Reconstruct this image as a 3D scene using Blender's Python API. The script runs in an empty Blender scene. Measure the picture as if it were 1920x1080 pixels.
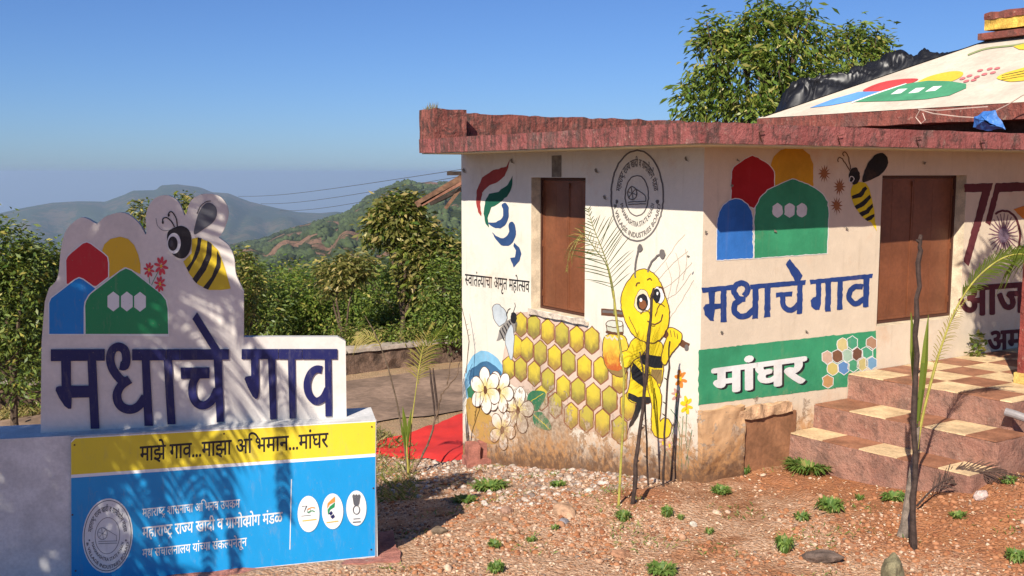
import bpy, bmesh, math, random
import numpy as np
from mathutils import Vector, Matrix, noise as mn
from mathutils.geometry import tessellate_polygon
random.seed(7); np.random.seed(7)
R = math.radians
scene = bpy.context.scene
col = scene.collection

# ------------------------------------------------------------------ camera
EYE = 2.73
F = 1917.0
PITCH = math.atan(215 / F)
cam_data = bpy.data.cameras.new('camera'); cam = bpy.data.objects.new('camera', cam_data); col.objects.link(cam)
cam.location = (0, 0, EYE); cam.rotation_euler = (R(90) - PITCH, 0, 0)
cam_data.sensor_width = 36; cam_data.lens = 36 * F / 1920
cam_data.clip_start = 0.1; cam_data.clip_end = 40000
scene.camera = cam

# ------------------------------------------------------------------ light
SUN = Vector((-0.289, -0.742, 0.605)).normalized()
w = bpy.data.worlds.new("World"); scene.world = w; w.use_nodes = True
nt = w.node_tree; bg = nt.nodes['Background']
sky = nt.nodes.new('ShaderNodeTexSky'); sky.sky_type = 'NISHITA'; sky.sun_disc = False
sky.sun_elevation = math.asin(SUN.z); sky.sun_rotation = math.atan2(SUN.x, SUN.y)
sky.air_density = 1.0; sky.dust_density = 0.7; sky.ozone_density = 3.5; sky.altitude = 900
wb = nt.nodes.new('ShaderNodeMix'); wb.data_type = 'RGBA'; wb.blend_type = 'MULTIPLY'; wb.inputs[0].default_value = 1; wb.inputs[7].default_value = (0.70, 0.95, 1.42, 1)   # the camera's white balance
nt.links.new(sky.outputs[0], wb.inputs[6]); nt.links.new(wb.outputs[2], bg.inputs[0]); bg.inputs[1].default_value = 0.052
sd = bpy.data.lights.new('sun', 'SUN'); sd.energy = 5.0; sd.angle = R(0.42); sd.color = (1, 0.93, 0.82)
so = bpy.data.objects.new('sun', sd); col.objects.link(so); so.rotation_euler = SUN.to_track_quat('Z', 'Y').to_euler()
so.location = (0, 0, 30)
scene.view_settings.view_transform = 'Standard'; scene.view_settings.look = 'None'
scene.view_settings.exposure = 0.5; scene.view_settings.gamma = 1; scene.view_settings.use_curve_mapping = False
scene.render.engine = 'CYCLES'
scene.cycles.volume_bounces = 1; scene.cycles.max_bounces = 6; scene.cycles.diffuse_bounces = 1; scene.cycles.transparent_max_bounces = 8

# ------------------------------------------------------------------ site frame
CP, SP = math.cos(PITCH), math.sin(PITCH)
ORG = Vector((0, 0, EYE))
def ray(px, py):
    x = (px - 960) / F; y = -(py - 540) / F
    return Vector((x, CP + y * SP, -SP + y * CP))
def at(px, py, d):
    r = ray(px, py); return ORG + r * (d / r.y)
def onz(px, py, z=0.0):
    r = ray(px, py); return ORG + r * ((z - EYE) / r.z)
CN = onz(1308, 905, 0.0)                      # the near corner of the building on the ground
_r = ray(4050, 325); DR = Vector((_r.x, _r.y, 0)).normalized()
DL = Vector((-DR.y, DR.x, 0))
UP = Vector((0, 0, 1))
def W(a, b, z): return CN + DR * a + DL * b + UP * z
def ab(p): q = p - CN; return q.dot(DR), q.dot(DL)
class Plane:
    def __init__(s, o, n): s.o = o; s.n = n.normalized()
    def pt(s, px, py, off=0.0):
        r = ray(px, py); t = (s.o - ORG).dot(s.n) / r.dot(s.n)
        return ORG + r * t + s.n * off
PL = Plane(CN, -DR)      # left face  a=0
PR = Plane(CN, -DL)      # right face b=0
def smooth(t): t = max(0, min(1, t)); return t * t * (3 - 2 * t)
def gz(x, y):
    p = Vector((x, y, 0)) - Vector((CN.x, CN.y, 0)); b = p.dot(DL); a = p.dot(DR)
    if b <= 0: z = 0
    elif b < 4.4: z = -0.2 * b
    else: z = -0.88 - 0.12 * smooth((b - 4.4) / 1.6)
    for (ha, hb, hr, hh) in ((1.75, -2.15, .75, .25), (2.9, -2.6, .9, .30), (.35, -1.0, .28, .05)): z += hh * math.exp(-((a - ha) ** 2 + (b - hb) ** 2) / (hr * hr))
    z += 0.035 * mn.noise(Vector((x * 0.8, y * 0.8, 3.1))) + 0.014 * mn.noise(Vector((x * 3.1, y * 3.1, 1))) + 0.008 * mn.noise(Vector((x * 7.3, y * 7.3, 5)))
    for (mx, my, rr, h) in MOUNDS:
        d2 = ((x - mx) ** 2 + (y - my) ** 2) / (rr * rr)
        if d2 < 9: z += h * (math.exp(-d2) - 0.9 * math.exp(-d2 * 7))
    return z
MOUNDS = []
def gpt(px, py):
    r = ray(px, py); lo, hi = 3.0, 60.0; t = lo
    while t < hi:
        p = ORG + r * t
        if p.z < gz(p.x, p.y): break
        t += 0.05
    lo, hi = t - 0.05, t
    for _ in range(12):
        m = (lo + hi) / 2; p = ORG + r * m
        if p.z < gz(p.x, p.y): hi = m
        else: lo = m
    return ORG + r * hi
_m = gpt(1195, 945); _m2 = gpt(1715, 1020); _m3 = gpt(768, 890)
MOUNDS += [(_m.x + .05, _m.y + .1, .38, .07), (_m2.x, _m2.y + .1, .6, .10), (_m3.x, _m3.y, .35, .06)]

# ------------------------------------------------------------------ materials
def newmat(name):
    m = bpy.data.materials.new(name); m.use_nodes = True
    nt = m.node_tree; b = nt.nodes['Principled BSDF']; return m, nt, b
class N:
    def __init__(s, nt): s.nt = nt
    def n(s, t, **kw):
        o = s.nt.nodes.new('ShaderNode' + t)
        for k, v in kw.items(): setattr(o, k, v)
        return o
    def l(s, a, b): s.nt.links.new(a, b)
    def val(s, sock, v):
        if hasattr(v, 'is_linked') or isinstance(v, bpy.types.NodeSocket): s.l(v, sock)
        else: sock.default_value = v
    def math(s, op, a, b=0.5, c=None, clamp=False):
        o = s.n('Math', operation=op); o.use_clamp = clamp
        s.val(o.inputs[0], a); s.val(o.inputs[1], b)
        if c is not None: s.val(o.inputs[2], c)
        return o.outputs[0]
    def mix(s, f, a, b, mode='MIX'):
        o = s.n('Mix', data_type='RGBA', blend_type=mode)
        s.val(o.inputs[0], f)
        s.val(o.inputs[6], a if not isinstance(a, tuple) else (*a, 1)[:4]); s.val(o.inputs[7], b if not isinstance(b, tuple) else (*b, 1)[:4])
        return o.outputs[2]
    def noise(s, scale, detail=3, rough=0.55, vec=None, dist=0.0):
        o = s.n('TexNoise'); o.inputs['Scale'].default_value = scale; o.inputs['Detail'].default_value = detail
        o.inputs['Roughness'].default_value = rough; o.inputs['Distortion'].default_value = dist
        if vec is not None: s.l(vec, o.inputs['Vector'])
        return o.outputs[0]
    def vor(s, scale, vec=None, out=0, feat='F1'):
        o = s.n('TexVoronoi', feature=feat); o.inputs['Scale'].default_value = scale
        if vec is not None: s.l(vec, o.inputs['Vector'])
        return o.outputs[out]
    def ramp(s, f, lo, hi, a=0.0, b=1.0):
        o = s.n('MapRange'); o.interpolation_type = 'SMOOTHSTEP'
        s.val(o.inputs[0], f); o.inputs[1].default_value = lo; o.inputs[2].default_value = hi
        o.inputs[3].default_value = a; o.inputs[4].default_value = b; return o.outputs[0]
    def pos(s): return s.n('NewGeometry').outputs['Position']
    def mapv(s, v, sc=(1, 1, 1), loc=(0, 0, 0)):
        o = s.n('Mapping'); s.l(v, o.inputs[0]); o.inputs['Scale'].default_value = sc; o.inputs['Location'].default_value = loc; return o.outputs[0]
    def dot(s, v, d):
        o = s.n('VectorMath', operation='DOT_PRODUCT'); s.l(v, o.inputs[0]); o.inputs[1].default_value = d; return o.outputs['Value']
    def bump(s, h, strength, dist, bsdf):
        o = s.n('Bump'); o.inputs['Strength'].default_value = strength; o.inputs['Distance'].default_value = dist
        s.l(h, o.inputs['Height']); s.l(o.outputs[0], bsdf.inputs['Normal'])
MATS = {}
def plain(name, c, rough=0.8, var=0.12, scale=6, bump=0.15, dist=0.004, metal=0.0, sheen=0):
    if name in MATS: return MATS[name]
    m, nt, b = newmat(name); g = N(nt); p = g.pos()
    n1 = g.noise(scale, 5, 0.6, p); n2 = g.noise(scale * 9, 3, 0.6, p)
    k = g.ramp(n1, 0.3, 0.7, 1 - var, 1 + var)
    k = g.math('MULTIPLY', k, g.ramp(n2, 0.3, 0.7, 1 - var * .5, 1 + var * .5))
    o = g.n('VectorMath', operation='SCALE'); o.inputs[0].default_value = c; g.l(k, o.inputs['Scale'])
    g.l(o.outputs[0], b.inputs['Base Color']); b.inputs['Roughness'].default_value = rough; b.inputs['Metallic'].default_value = metal
    b.inputs['Specular IOR Level'].default_value = 0.3
    g.bump(g.math('ADD', n1, g.math('MULTIPLY', n2, 0.4)), bump, dist, b)
    MATS[name] = m; return m
CREAM = (0.72, 0.60, 0.43)
CB = CN.dot(DL)
def wall_paint(name, c, stain=1.0, blend=None, fade=0.10):
    """house paint on plaster: speckle, mud splash near the ground, flaking low on the wall"""
    if name in MATS: return MATS[name]
    m, nt, b = newmat(name); g = N(nt); p = g.pos()
    sx = g.n('SeparateXYZ'); g.l(p, sx.inputs[0]); z = sx.outputs[2]
    bb = g.math('SUBTRACT', g.dot(p, DL), CB); aa = g.math('SUBTRACT', g.dot(p, DR), CN.dot(DR))
    ground = g.math('MULTIPLY', g.math('MAXIMUM', bb, 0.0), -0.2)
    h = g.math('SUBTRACT', z, ground)                              # height above the soil
    n1 = g.noise(2.2, 6, 0.65, p); n2 = g.noise(14, 5, 0.65, p); n3 = g.noise(60, 3, 0.6, p)
    if blend:                                                      # brushed from one pigment into another across the painted shape
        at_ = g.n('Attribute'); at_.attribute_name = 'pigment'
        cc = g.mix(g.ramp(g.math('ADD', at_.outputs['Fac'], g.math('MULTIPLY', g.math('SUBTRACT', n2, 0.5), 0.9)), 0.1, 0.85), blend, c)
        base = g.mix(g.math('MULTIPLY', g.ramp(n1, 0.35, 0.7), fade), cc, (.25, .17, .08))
    else: base = g.mix(g.ramp(n1, 0.35, 0.7), c, tuple(x * (1 - fade) for x in c))
    base = g.mix(g.math('MULTIPLY', g.ramp(n2, 0.45, 0.75), 0.28), base, tuple(min(1, x * 1.12 + 0.015) for x in c))
    # vertical rain streaks
    stv = g.noise(5, 4, 0.6, g.mapv(p, (3.2, 3.2, 0.25)))
    base = g.mix(g.math('MULTIPLY', g.ramp(stv, 0.55, 0.8), 0.22 * stain), base, (0.36, 0.27, 0.17))
    # orange scuffs
    base = g.mix(g.math('MULTIPLY', g.ramp(g.noise(1.6, 5, 0.7, g.mapv(p, (1, 1, 1), (4, 2, 7))), 0.56, 0.72), 0.30 * stain), base, (0.62, 0.30, 0.13))
    # peeling patches revealing grey plaster, more towards the bottom
    peel_n = g.noise(7.5, 8, 0.72, g.mapv(p, (1, 1, 1), (9, 1, 3)), 0.6)
    th = g.ramp(h, 0.15, 1.25, 0.49, 0.80)
    # extra damage on the left face under the window
    dx = g.math('SUBTRACT', bb, 2.55); dz = g.math('SUBTRACT', z, 0.15)
    rr = g.math('ADD', g.math('MULTIPLY', dx, dx), g.math('MULTIPLY', g.math('MULTIPLY', dz, dz), 1.6))
    th = g.math('SUBTRACT', th, g.math('MULTIPLY', g.ramp(rr, 0.0, 0.9, 1, 0), 0.22 * stain))
    peel = g.math('GREATER_THAN', g.math('SUBTRACT', peel_n, th), 0.0)
    plast = g.mix(g.ramp(g.noise(22, 5, 0.7, p), 0.35, 0.65), (0.50, 0.40, 0.30), (0.24, 0.165, 0.11))
    base = g.mix(g.math('MULTIPLY', peel, min(1, stain)), base, plast)
    # laterite splash
    mud = g.ramp(g.math('ADD', h, g.math('MULTIPLY', g.math('SUBTRACT', n1, 0.5), 1.5)), 0.02, 0.85, 0.95, 0.0)
    mud = g.math('MULTIPLY', mud, g.ramp(n2, 0.3, 0.62, 0.25, 1.0))
    base = g.mix(g.math('MULTIPLY', mud, stain), base, (0.46, 0.225, 0.085))
    mud2 = g.ramp(g.math('ADD', h, g.math('MULTIPLY', g.math('SUBTRACT', n2, 0.5), 0.9)), 0.0, 0.34, 0.9, 0.0)
    base = g.mix(g.math('MULTIPLY', mud2, stain), base, (0.13, 0.065, 0.035))
    g.l(base, b.inputs['Base Color']); b.inputs['Roughness'].default_value = 0.82
    b.inputs['Specular IOR Level'].default_value = 0.22
    hh = g.math('ADD', g.math('MULTIPLY', n2, 0.5), g.math('ADD', g.math('MULTIPLY', n3, 0.35), g.math('MULTIPLY', peel, -0.5)))
    hh = g.math('ADD', hh, n1)
    g.bump(hh, 0.45, 0.010, b)
    MATS[name] = m; return m
def print_paint(name, c, rough=0.45):
    if name in MATS: return MATS[name]
    m, nt, b = newmat(name); g = N(nt); p = g.pos(); n1 = g.noise(3, 5, .6, p); n2 = g.noise(11, 6, .7, g.mapv(p, (2, 2, .5))); n3 = g.noise(60, 3, .7, p)
    base = g.mix(g.math('MULTIPLY', g.ramp(n1, .35, .7), .16), c, tuple(x * .6 for x in c)); base = g.mix(g.math('MULTIPLY', g.ramp(n2, .52, .75), .22), base, (.30, .25, .20))
    base = g.mix(g.math('MULTIPLY', g.ramp(n3, .66, .72), .5), base, (.25, .20, .16))
    g.l(base, b.inputs['Base Color']); g.l(g.ramp(n2, .3, .7, rough, rough + .25), b.inputs['Roughness']); b.inputs['Specular IOR Level'].default_value = .35; g.bump(n1, .06, .004, b); MATS[name] = m; return m
def red_oxide(name, c=(0.24, 0.07, 0.052), moss=0.6, streak=True, leftonly=False):
    m, nt, b = newmat(name); g = N(nt); p = g.pos()
    n1 = g.noise(3, 7, 0.7, p); n2 = g.noise(18, 6, 0.7, p); st = g.noise(6, 5, 0.65, g.mapv(p, (3, 3, 0.4) if streak else (1, 1, 1)))
    base = g.mix(g.ramp(n1, 0.35, 0.65), c, (c[0] * 1.35, c[1] * 1.5, c[2] * 1.5))
    if leftonly:
        aa = g.math('SUBTRACT', g.dot(p, DR), CN.dot(DR)); lm = g.ramp(aa, -.56, -.2, 1.0, .25)
        st = g.math('MULTIPLY', st, g.ramp(lm, 0, 1, .85, 1.03))
    base = g.mix(g.math('MULTIPLY', g.ramp(st, 0.42, 0.62), 0.8 * moss), base, (0.085, 0.05, 0.04))
    base = g.mix(g.math('MULTIPLY', g.ramp(g.noise(2.0, 6, 0.7, g.mapv(p, (1, 1, 1), (5, 5, 5))), 0.52, 0.66), 0.65 * moss), base, (0.15, 0.115, 0.10))
    base = g.mix(g.math('MULTIPLY', g.ramp(n2, 0.60, 0.70), 0.55), base, (0.50, 0.37, 0.28))
    base = g.mix(g.math('MULTIPLY', g.ramp(g.noise(9, 7, .75, g.mapv(p, (1, 1, 1), (2, 8, 1))), .5, .6), .7 * moss), base, (.055, .04, .035))
    g.l(base, b.inputs['Base Color']); b.inputs['Roughness'].default_value = 0.85; b.inputs['Specular IOR Level'].default_value = 0.2
    g.bump(g.math('ADD', n1, n2), 0.9, 0.03, b); MATS[name] = m; return m
def leafmat(name, c1, c2, c3=None, trans=0.35, rough=0.45, prob=0.12):
    if name in MATS: return MATS[name]
    m, nt, b = newmat(name); g = N(nt)
    rnd = g.n('NewGeometry').outputs['Random Per Island']
    base = g.mix(rnd, c1, c2)
    if c3: base = g.mix(g.math('GREATER_THAN', g.math('FRACT', g.math('MULTIPLY', rnd, 37.7)), 1 - prob), base, c3)
    g.l(base, b.inputs['Base Color']); b.inputs['Roughness'].default_value = rough; b.inputs['Specular IOR Level'].default_value = 0.35
    t = g.n('BsdfTranslucent'); tc = g.mix(0.5, base, (0.25, 0.35, 0.03)); g.l(tc, t.inputs[0])
    mx = g.n('MixShader'); mx.inputs[0].default_value = trans; g.l(b.outputs[0], mx.inputs[1]); g.l(t.outputs[0], mx.inputs[2])
    g.l(mx.outputs[0], nt.nodes['Material Output'].inputs[0]); MATS[name] = m; return m

# ------------------------------------------------------------------ mesh helpers
def tag(o, label=None, cat=None, group=None, kind=None):
    if label: o['label'] = label
    if cat: o['category'] = cat
    if group: o['group'] = group
    if kind: o['kind'] = kind
    return o
def thing(name, label, cat, loc, group=None, rz=0):
    o = bpy.data.objects.new(name, None); o.empty_display_size = 0.2; o.location = loc; o.rotation_euler = (0, 0, rz)
    col.objects.link(o); return tag(o, label, cat, group)
class MB:
    def __init__(s): s.v = []; s.f = []; s.m = []
    def face(s, pts, mi=0):
        i = len(s.v); s.v += [tuple(p) for p in pts]; s.f.append(tuple(range(i, i + len(pts)))); s.m.append(mi)
    def box8(s, p, mi=0):
        i = len(s.v); s.v += [tuple(q) for q in p]
        for f in ((0, 3, 2, 1), (4, 5, 6, 7), (0, 1, 5, 4), (1, 2, 6, 5), (2, 3, 7, 6), (3, 0, 4, 7)):
            s.f.append(tuple(i + k for k in f)); s.m.append(mi)
    def wbox(s, a0, a1, b0, b1, z0, z1, mi=0, fr=None):
        f = fr or W; s.box8([f(a0, b0, z0), f(a1, b0, z0), f(a1, b1, z0), f(a0, b1, z0), f(a0, b0, z1), f(a1, b0, z1), f(a1, b1, z1), f(a0, b1, z1)], mi)
    def tube(s, pts, rad, n=6, mi=0, cap=True):
        pts = [Vector(p) for p in pts]
        if not isinstance(rad, (list, tuple)): rad = [rad] * len(pts)
        i0 = len(s.v); ref = Vector((0.3, 0.2, 1)).normalized()
        for k, p in enumerate(pts):
            t = (pts[min(k + 1, len(pts) - 1)] - pts[max(k - 1, 0)]).normalized()
            x = t.cross(ref)
            if x.length < 1e-3: x = t.cross(Vector((1, 0, 0)))
            x.normalize(); y = t.cross(x)
            for j in range(n):
                a = 2 * math.pi * j / n; s.v.append(tuple(p + (x * math.cos(a) + y * math.sin(a)) * rad[k]))
        for k in range(len(pts) - 1):
            for j in range(n):
                s.f.append((i0 + k * n + j, i0 + k * n + (j + 1) % n, i0 + (k + 1) * n + (j + 1) % n, i0 + (k + 1) * n + j)); s.m.append(mi)
        if cap:
            s.f.append(tuple(i0 + j for j in range(n))[::-1]); s.m.append(mi)
            s.f.append(tuple(i0 + (len(pts) - 1) * n + j for j in range(n))); s.m.append(mi)
    def build(s, name, mats, parent=None, smooth=False):
        if not isinstance(mats, (list, tuple)): mats = [mats]
        me = bpy.data.meshes.new(name); v = s.v
        if parent is not None:
            mw = Matrix.Translation(parent.location) @ parent.rotation_euler.to_matrix().to_4x4()
            q = parent.parent
            while q is not None:
                mw = (Matrix.Translation(q.location) @ q.rotation_euler.to_matrix().to_4x4()) @ mw; q = q.parent
            inv = mw.inverted(); v = [tuple(inv @ Vector(p)) for p in v]
        me.from_pydata(v, [], s.f); me.polygons.foreach_set('material_index', s.m)
        for m in mats: me.materials.append(m)
        if smooth: me.polygons.foreach_set('use_smooth', [True] * len(s.f))
        me.update(); o = bpy.data.objects.new(name, me); col.objects.link(o)
        if parent is not None: o.parent = parent
        return o
def bevel(o, w=0.01, seg=2):
    m = o.modifiers.new('bevel', 'BEVEL'); m.width = w; m.segments = seg; m.limit_method = 'ANGLE'; m.angle_limit = R(40)
def roughen(o, amp, scale, cuts=0.08, seed=0):
    """subdivide to about `cuts` metres and push vertices with noise"""
    bm = bmesh.new(); bm.from_mesh(o.data); bmesh.ops.remove_doubles(bm, verts=bm.verts, dist=1e-4)
    for _ in range(7):
        es = [e for e in bm.edges if e.calc_length() > cuts]
        if not es or len(bm.verts) > 40000: break
        bmesh.ops.subdivide_edges(bm, edges=es, cuts=1, use_grid_fill=True)
    for v in bm.verts:
        q = v.co * scale + Vector((seed, seed * 2, 0))
        v.co += Vector((mn.noise(q), mn.noise(q + Vector((9, 0, 0))), mn.noise(q + Vector((0, 9, 0))))) * amp
    bm.to_mesh(o.data); bm.free(); o.data.update()

# ------------------------------------------------------------------ drawing on a plane, in photograph pixels
def cr(pts, n=6, closed=False):
    P = [Vector(p[:2]) for p in pts]; out = []; L = len(P)
    rng = range(L) if closed else range(L - 1)
    for i in rng:
        p0 = P[(i - 1) % L] if closed or i > 0 else P[0]; p1 = P[i]; p2 = P[(i + 1) % L]; p3 = P[(i + 2) % L] if closed or i + 2 < L else P[-1]
        for k in range(n):
            t = k / n
            out.append(0.5 * ((2 * p1) + (p2 - p0) * t + (2 * p0 - 5 * p1 + 4 * p2 - p3) * t * t + (3 * p1 - p0 - 3 * p2 + p3) * t ** 3))
    if not closed: out.append(P[-1])
    return out
class Art:
    """flat painted shapes, each layer 1 mm proud of the one below"""
    STEP = 0.00025
    def __init__(s, plane, base=0.002): s.p = plane; s.mb = MB(); s.base = base; s.k = 0; s.mats = []; s.pig = {}
    def mi(s, m):
        if m not in s.mats: s.mats.append(m)
        return s.mats.index(m)
    def up(s): s.k += 1; return s
    def off(s): return s.base + s.k * s.STEP
    wob = 0.0
    def wobble(s, P, closed=True):
        if not s.wob: return P
        out = []; L = len(P)
        for i in range(L if closed else L - 1):
            a, b = P[i], P[(i + 1) % L]; k = max(1, int((b - a).length / 5))
            for j in range(k): out.append(a.lerp(b, j / k))
        if not closed: out.append(P[-1])
        return [q + Vector((mn.noise(Vector((q.x * .16, q.y * .16, 1))), mn.noise(Vector((q.x * .16, q.y * .16, 7))))) * s.wob for q in out]
    def poly(s, pts, m, holes=None, curve=False, n=6):
        s.k += 1
        P = s.wobble(cr(pts, n, True) if curve else [Vector(p[:2]) for p in pts])
        loops = [P] + [[Vector(q[:2]) for q in h] for h in (holes or [])]
        flat = [q for l in loops for q in l]
        tris = tessellate_polygon([[Vector((q.x, q.y, 0)) for q in l] for l in loops])
        i = len(s.mb.v); s.mb.v += [tuple(s.p.pt(q.x, q.y, s.off())) for q in flat]; mi = s.mi(m)
        for t in tris: s.mb.f.append(tuple(i + k for k in t)); s.mb.m.append(mi)
        return s
    def line(s, pts, wd, m, curve=True, n=6, closed=False, up=True):
        if up: s.k += 1
        P = s.wobble(cr(pts, n, closed) if curve else [Vector(p[:2]) for p in pts], closed) if s.wob else (cr(pts, n, closed) if curve else [Vector(p[:2]) for p in pts])
        if closed: P = P + [P[0]]
        L = len(P); mi = s.mi(m); i = len(s.mb.v); fw = wd if callable(wd) else (lambda t: wd)
        for k in range(L):
            if closed: t = P[(k + 1) % (L - 1)] - P[(k - 1) % (L - 1)]
            else: t = P[min(k + 1, L - 1)] - P[max(k - 1, 0)]
            if t.length < 1e-6: t = Vector((1, 0))
            t.normalize(); nn = Vector((-t.y, t.x)); h = fw(k / max(1, L - 1)) / 2
            # mitre for corners
            if not curve and 0 < k < L - 1:
                a = (P[k] - P[k - 1]).normalized(); c = max(0.4, abs(a.dot(t))); h = h / c
            for sg in (1, -1):
                q = P[k] + nn * h * sg; s.mb.v.append(tuple(s.p.pt(q.x, q.y, s.off())))
        for k in range(L - 1):
            s.mb.f.append((i + 2 * k, i + 2 * k + 1, i + 2 * k + 3, i + 2 * k + 2)); s.mb.m.append(mi)
        return s
    def fan(s, pts, m, cen, pf, curve=False, n=4):
        """a shape filled as a fan; pf(x, y) gives how much of the first pigment sits there"""
        s.k += 1; P = cr(pts, n, True) if curve else [Vector(p[:2]) for p in pts]; i = len(s.mb.v); mi = s.mi(m); P = [Vector(cen)] + P; L = len(P)
        for j, q in enumerate(P): s.pig[i + j] = pf(q.x, q.y); s.mb.v.append(tuple(s.p.pt(q.x, q.y, s.off())))
        for j in range(1, L): s.mb.f.append((i, i + j, i + 1 + j % (L - 1))); s.mb.m.append(mi)
        return s
    def ell(s, cx, cy, rx, ry, m, rot=0, n=36):
        a = R(rot); ca, sa = math.cos(a), math.sin(a)
        return s.poly([(cx + rx * math.cos(t) * ca - ry * math.sin(t) * sa, cy + rx * math.cos(t) * sa + ry * math.sin(t) * ca) for t in [2 * math.pi * k / n for k in range(n)]], m)
    def ring(s, cx, cy, rx, ry, wd, m, n=48, rot=0):
        a = R(rot); ca, sa = math.cos(a), math.sin(a)
        return s.line([(cx + rx * math.cos(t) * ca - ry * math.sin(t) * sa, cy + rx * math.cos(t) * sa + ry * math.sin(t) * ca) for t in [2 * math.pi * k / n for k in range(n)]], wd, m, curve=False, closed=True)
    def tri2d(s, verts, tris, fn, m):
        s.k += 1; i = len(s.mb.v); mi = s.mi(m)
        for v in verts:
            x, y = fn(v[0], v[1]); s.mb.v.append(tuple(s.p.pt(x, y, s.off() + (v[2] * .00001 if len(v) > 2 else 0))))
        for t in tris: s.mb.f.append(tuple(i + k for k in t)); s.mb.m.append(mi)
    def text(s, body, x0, y0, x1, y1, h, m, bold=0.0, dx=0, dy=0, skew=0.0):
        V, T, wdt = layout(body, bold)
        L = math.hypot(x1 - x0, y1 - y0); ux, uy = (x1 - x0) / wdt, (y1 - y0) / wdt; k = h / HEAD
        s.tri2d(V, T, lambda x, y: (x0 + ux * x + dx + skew * y * k, y0 + uy * x - y * k + dy), m)
    def arc(s, body, cx, cy, rx, ry, a0, a1, h, m, bold=0.0, inward=False):
        """text on an ellipse from angle a0 to a1 (degrees, 0 = right, 90 = up)"""
        V, T, wdt = layout(body, bold); k = h / HEAD
        def fn(x, y):
            t = R(a0 + (a1 - a0) * x / wdt); q = y * k * (-1 if inward else 1)
            return (cx + (rx + q * rx / max(rx, ry)) * math.cos(t), cy - (ry + q) * math.sin(t))
        s.tri2d(V, T, fn, m)
    def build(s, name, parent, label=None):
        o = s.mb.build(name, s.mats, parent)
        if s.pig:
            at_ = o.data.attributes.new('pigment', 'FLOAT', 'POINT'); at_.data.foreach_set('value', [s.pig.get(i, 1.0) for i in range(len(s.mb.v))])
        if label: o['label'] = label
        return o

# ------------------------------------------------------------------ Devanagari glyph setting (the built-in font, own conjuncts)
HEAD = 0.60; _G = {}
def _raw(txt, bold):
    c = bpy.data.curves.new('glyph', 'FONT'); c.body = txt; c.offset = bold; c.resolution_u = 3
    o = bpy.data.objects.new('glyph', c); col.objects.link(o)
    bpy.context.view_layer.update()
    me = bpy.data.meshes.new_from_object(o.evaluated_get(bpy.context.evaluated_depsgraph_get()))
    V = [(v.co.x, v.co.y) for v in me.vertices]; T = [tuple(p.vertices) for p in me.polygons]
    bpy.data.objects.remove(o); bpy.data.meshes.remove(me); bpy.data.curves.remove(c)
    return V, T
_E = {}
def glyph(ch, bold=0.0):
    key = (ch, round(bold, 4))
    if key in _G: return _G[key]
    if 'bar' not in _E: _E['bar'] = max(x for x, y in _raw('|', 0)[0])
    V, T = _raw(ch, bold) if ch != ' ' else ([], [])
    V2, _ = _raw(ch + '|', 0)
    adv = max(x for x, y in V2) - _E['bar']
    _G[key] = (V, T, adv); return _G[key]
def clip_x(V, T, xm):
    bm = bmesh.new(); vs = [bm.verts.new((x, y, 0)) for x, y in V]
    for t in T:
        try: bm.faces.new([vs[k] for k in t])
        except ValueError: pass
    bmesh.ops.bisect_plane(bm, geom=bm.verts[:] + bm.edges[:] + bm.faces[:], plane_co=(xm, 0, 0), plane_no=(1, 0, 0), clear_outer=True)
    bm.verts.index_update(); bm.verts.ensure_lookup_table()
    r = ([(v.co.x, v.co.y) for v in bm.verts], [tuple(v.index for v in f.verts) for f in bm.faces]); bm.free(); return r
_L = {}
def layout(body, bold=0.0):
    """'/' after a consonant makes its half form; '^' adds the r-stroke below it; bold = copies spread sideways on hair-thin layers"""
    key = (body, round(bold, 4))
    if key in _L: return _L[key]
    V, T, x = [], [], 0.0; i = 0; cnt = 0
    e0 = 0.033 + bold * .5
    copies = [(0, 0)] if bold <= 0 else [(dx * bold, dy * bold * .7) for dx, dy in ((-1, 0), (1, 0), (0, 1), (0, -1), (-.7, .7), (.7, .7), (-.7, -.7), (.7, -.7))]
    while i < len(body):
        ch = body[i]; gv, gt, adv = glyph(ch, 0.0); half = False; rs = False
        j = i + 1
        while j < len(body) and body[j] in '/^': half |= body[j] == '/'; rs |= body[j] == '^'; j += 1
        if half and adv > 0.3:
            cut = adv - (.02 if ch == 'द' else .205); gv, gt = clip_x(gv, gt, cut); adv = cut - (.2 if ch == 'द' else 0)
        for c, (dx, dy) in enumerate(copies):
            b = len(V); zl = c * 2 + cnt % 2; V += [(vx + x + dx, vy + dy, zl) for vx, vy in gv]; T += [tuple(b + k for k in t) for t in gt]
        zl = len(copies) * 2
        if rs:
            if ch == 'ट':
                for n_, (p, q) in enumerate((((.30, -.02), (.16, -.20)), ((.30, -.02), (.44, -.20)))):
                    b = len(V); V += [(x + p[0], p[1] + e0, zl + n_), (x + p[0], p[1] - e0, zl + n_), (x + q[0], q[1] - e0, zl + n_), (x + q[0], q[1] + e0, zl + n_)]; T += [(b, b + 1, b + 2, b + 3)]
            else:
                xr = adv - .07 if not half else adv + .02; b = len(V)
                V += [(x + xr, .22 + e0, zl), (x + xr, .22 - e0, zl), (x + xr - .26, .02 - e0, zl), (x + xr - .26, .02 + e0, zl)]; T += [(b, b + 1, b + 2, b + 3)]
        if gv: cnt += 1
        x += adv - (.07 if ch == 'ि' else 0); i = j
    xs = [q[0] for q in V]; lo = min(xs); wd = max(xs) - lo
    V = [(v[0] - lo, v[1], v[2]) for v in V]; _L[key] = (V, T, wd); return _L[key]

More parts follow.
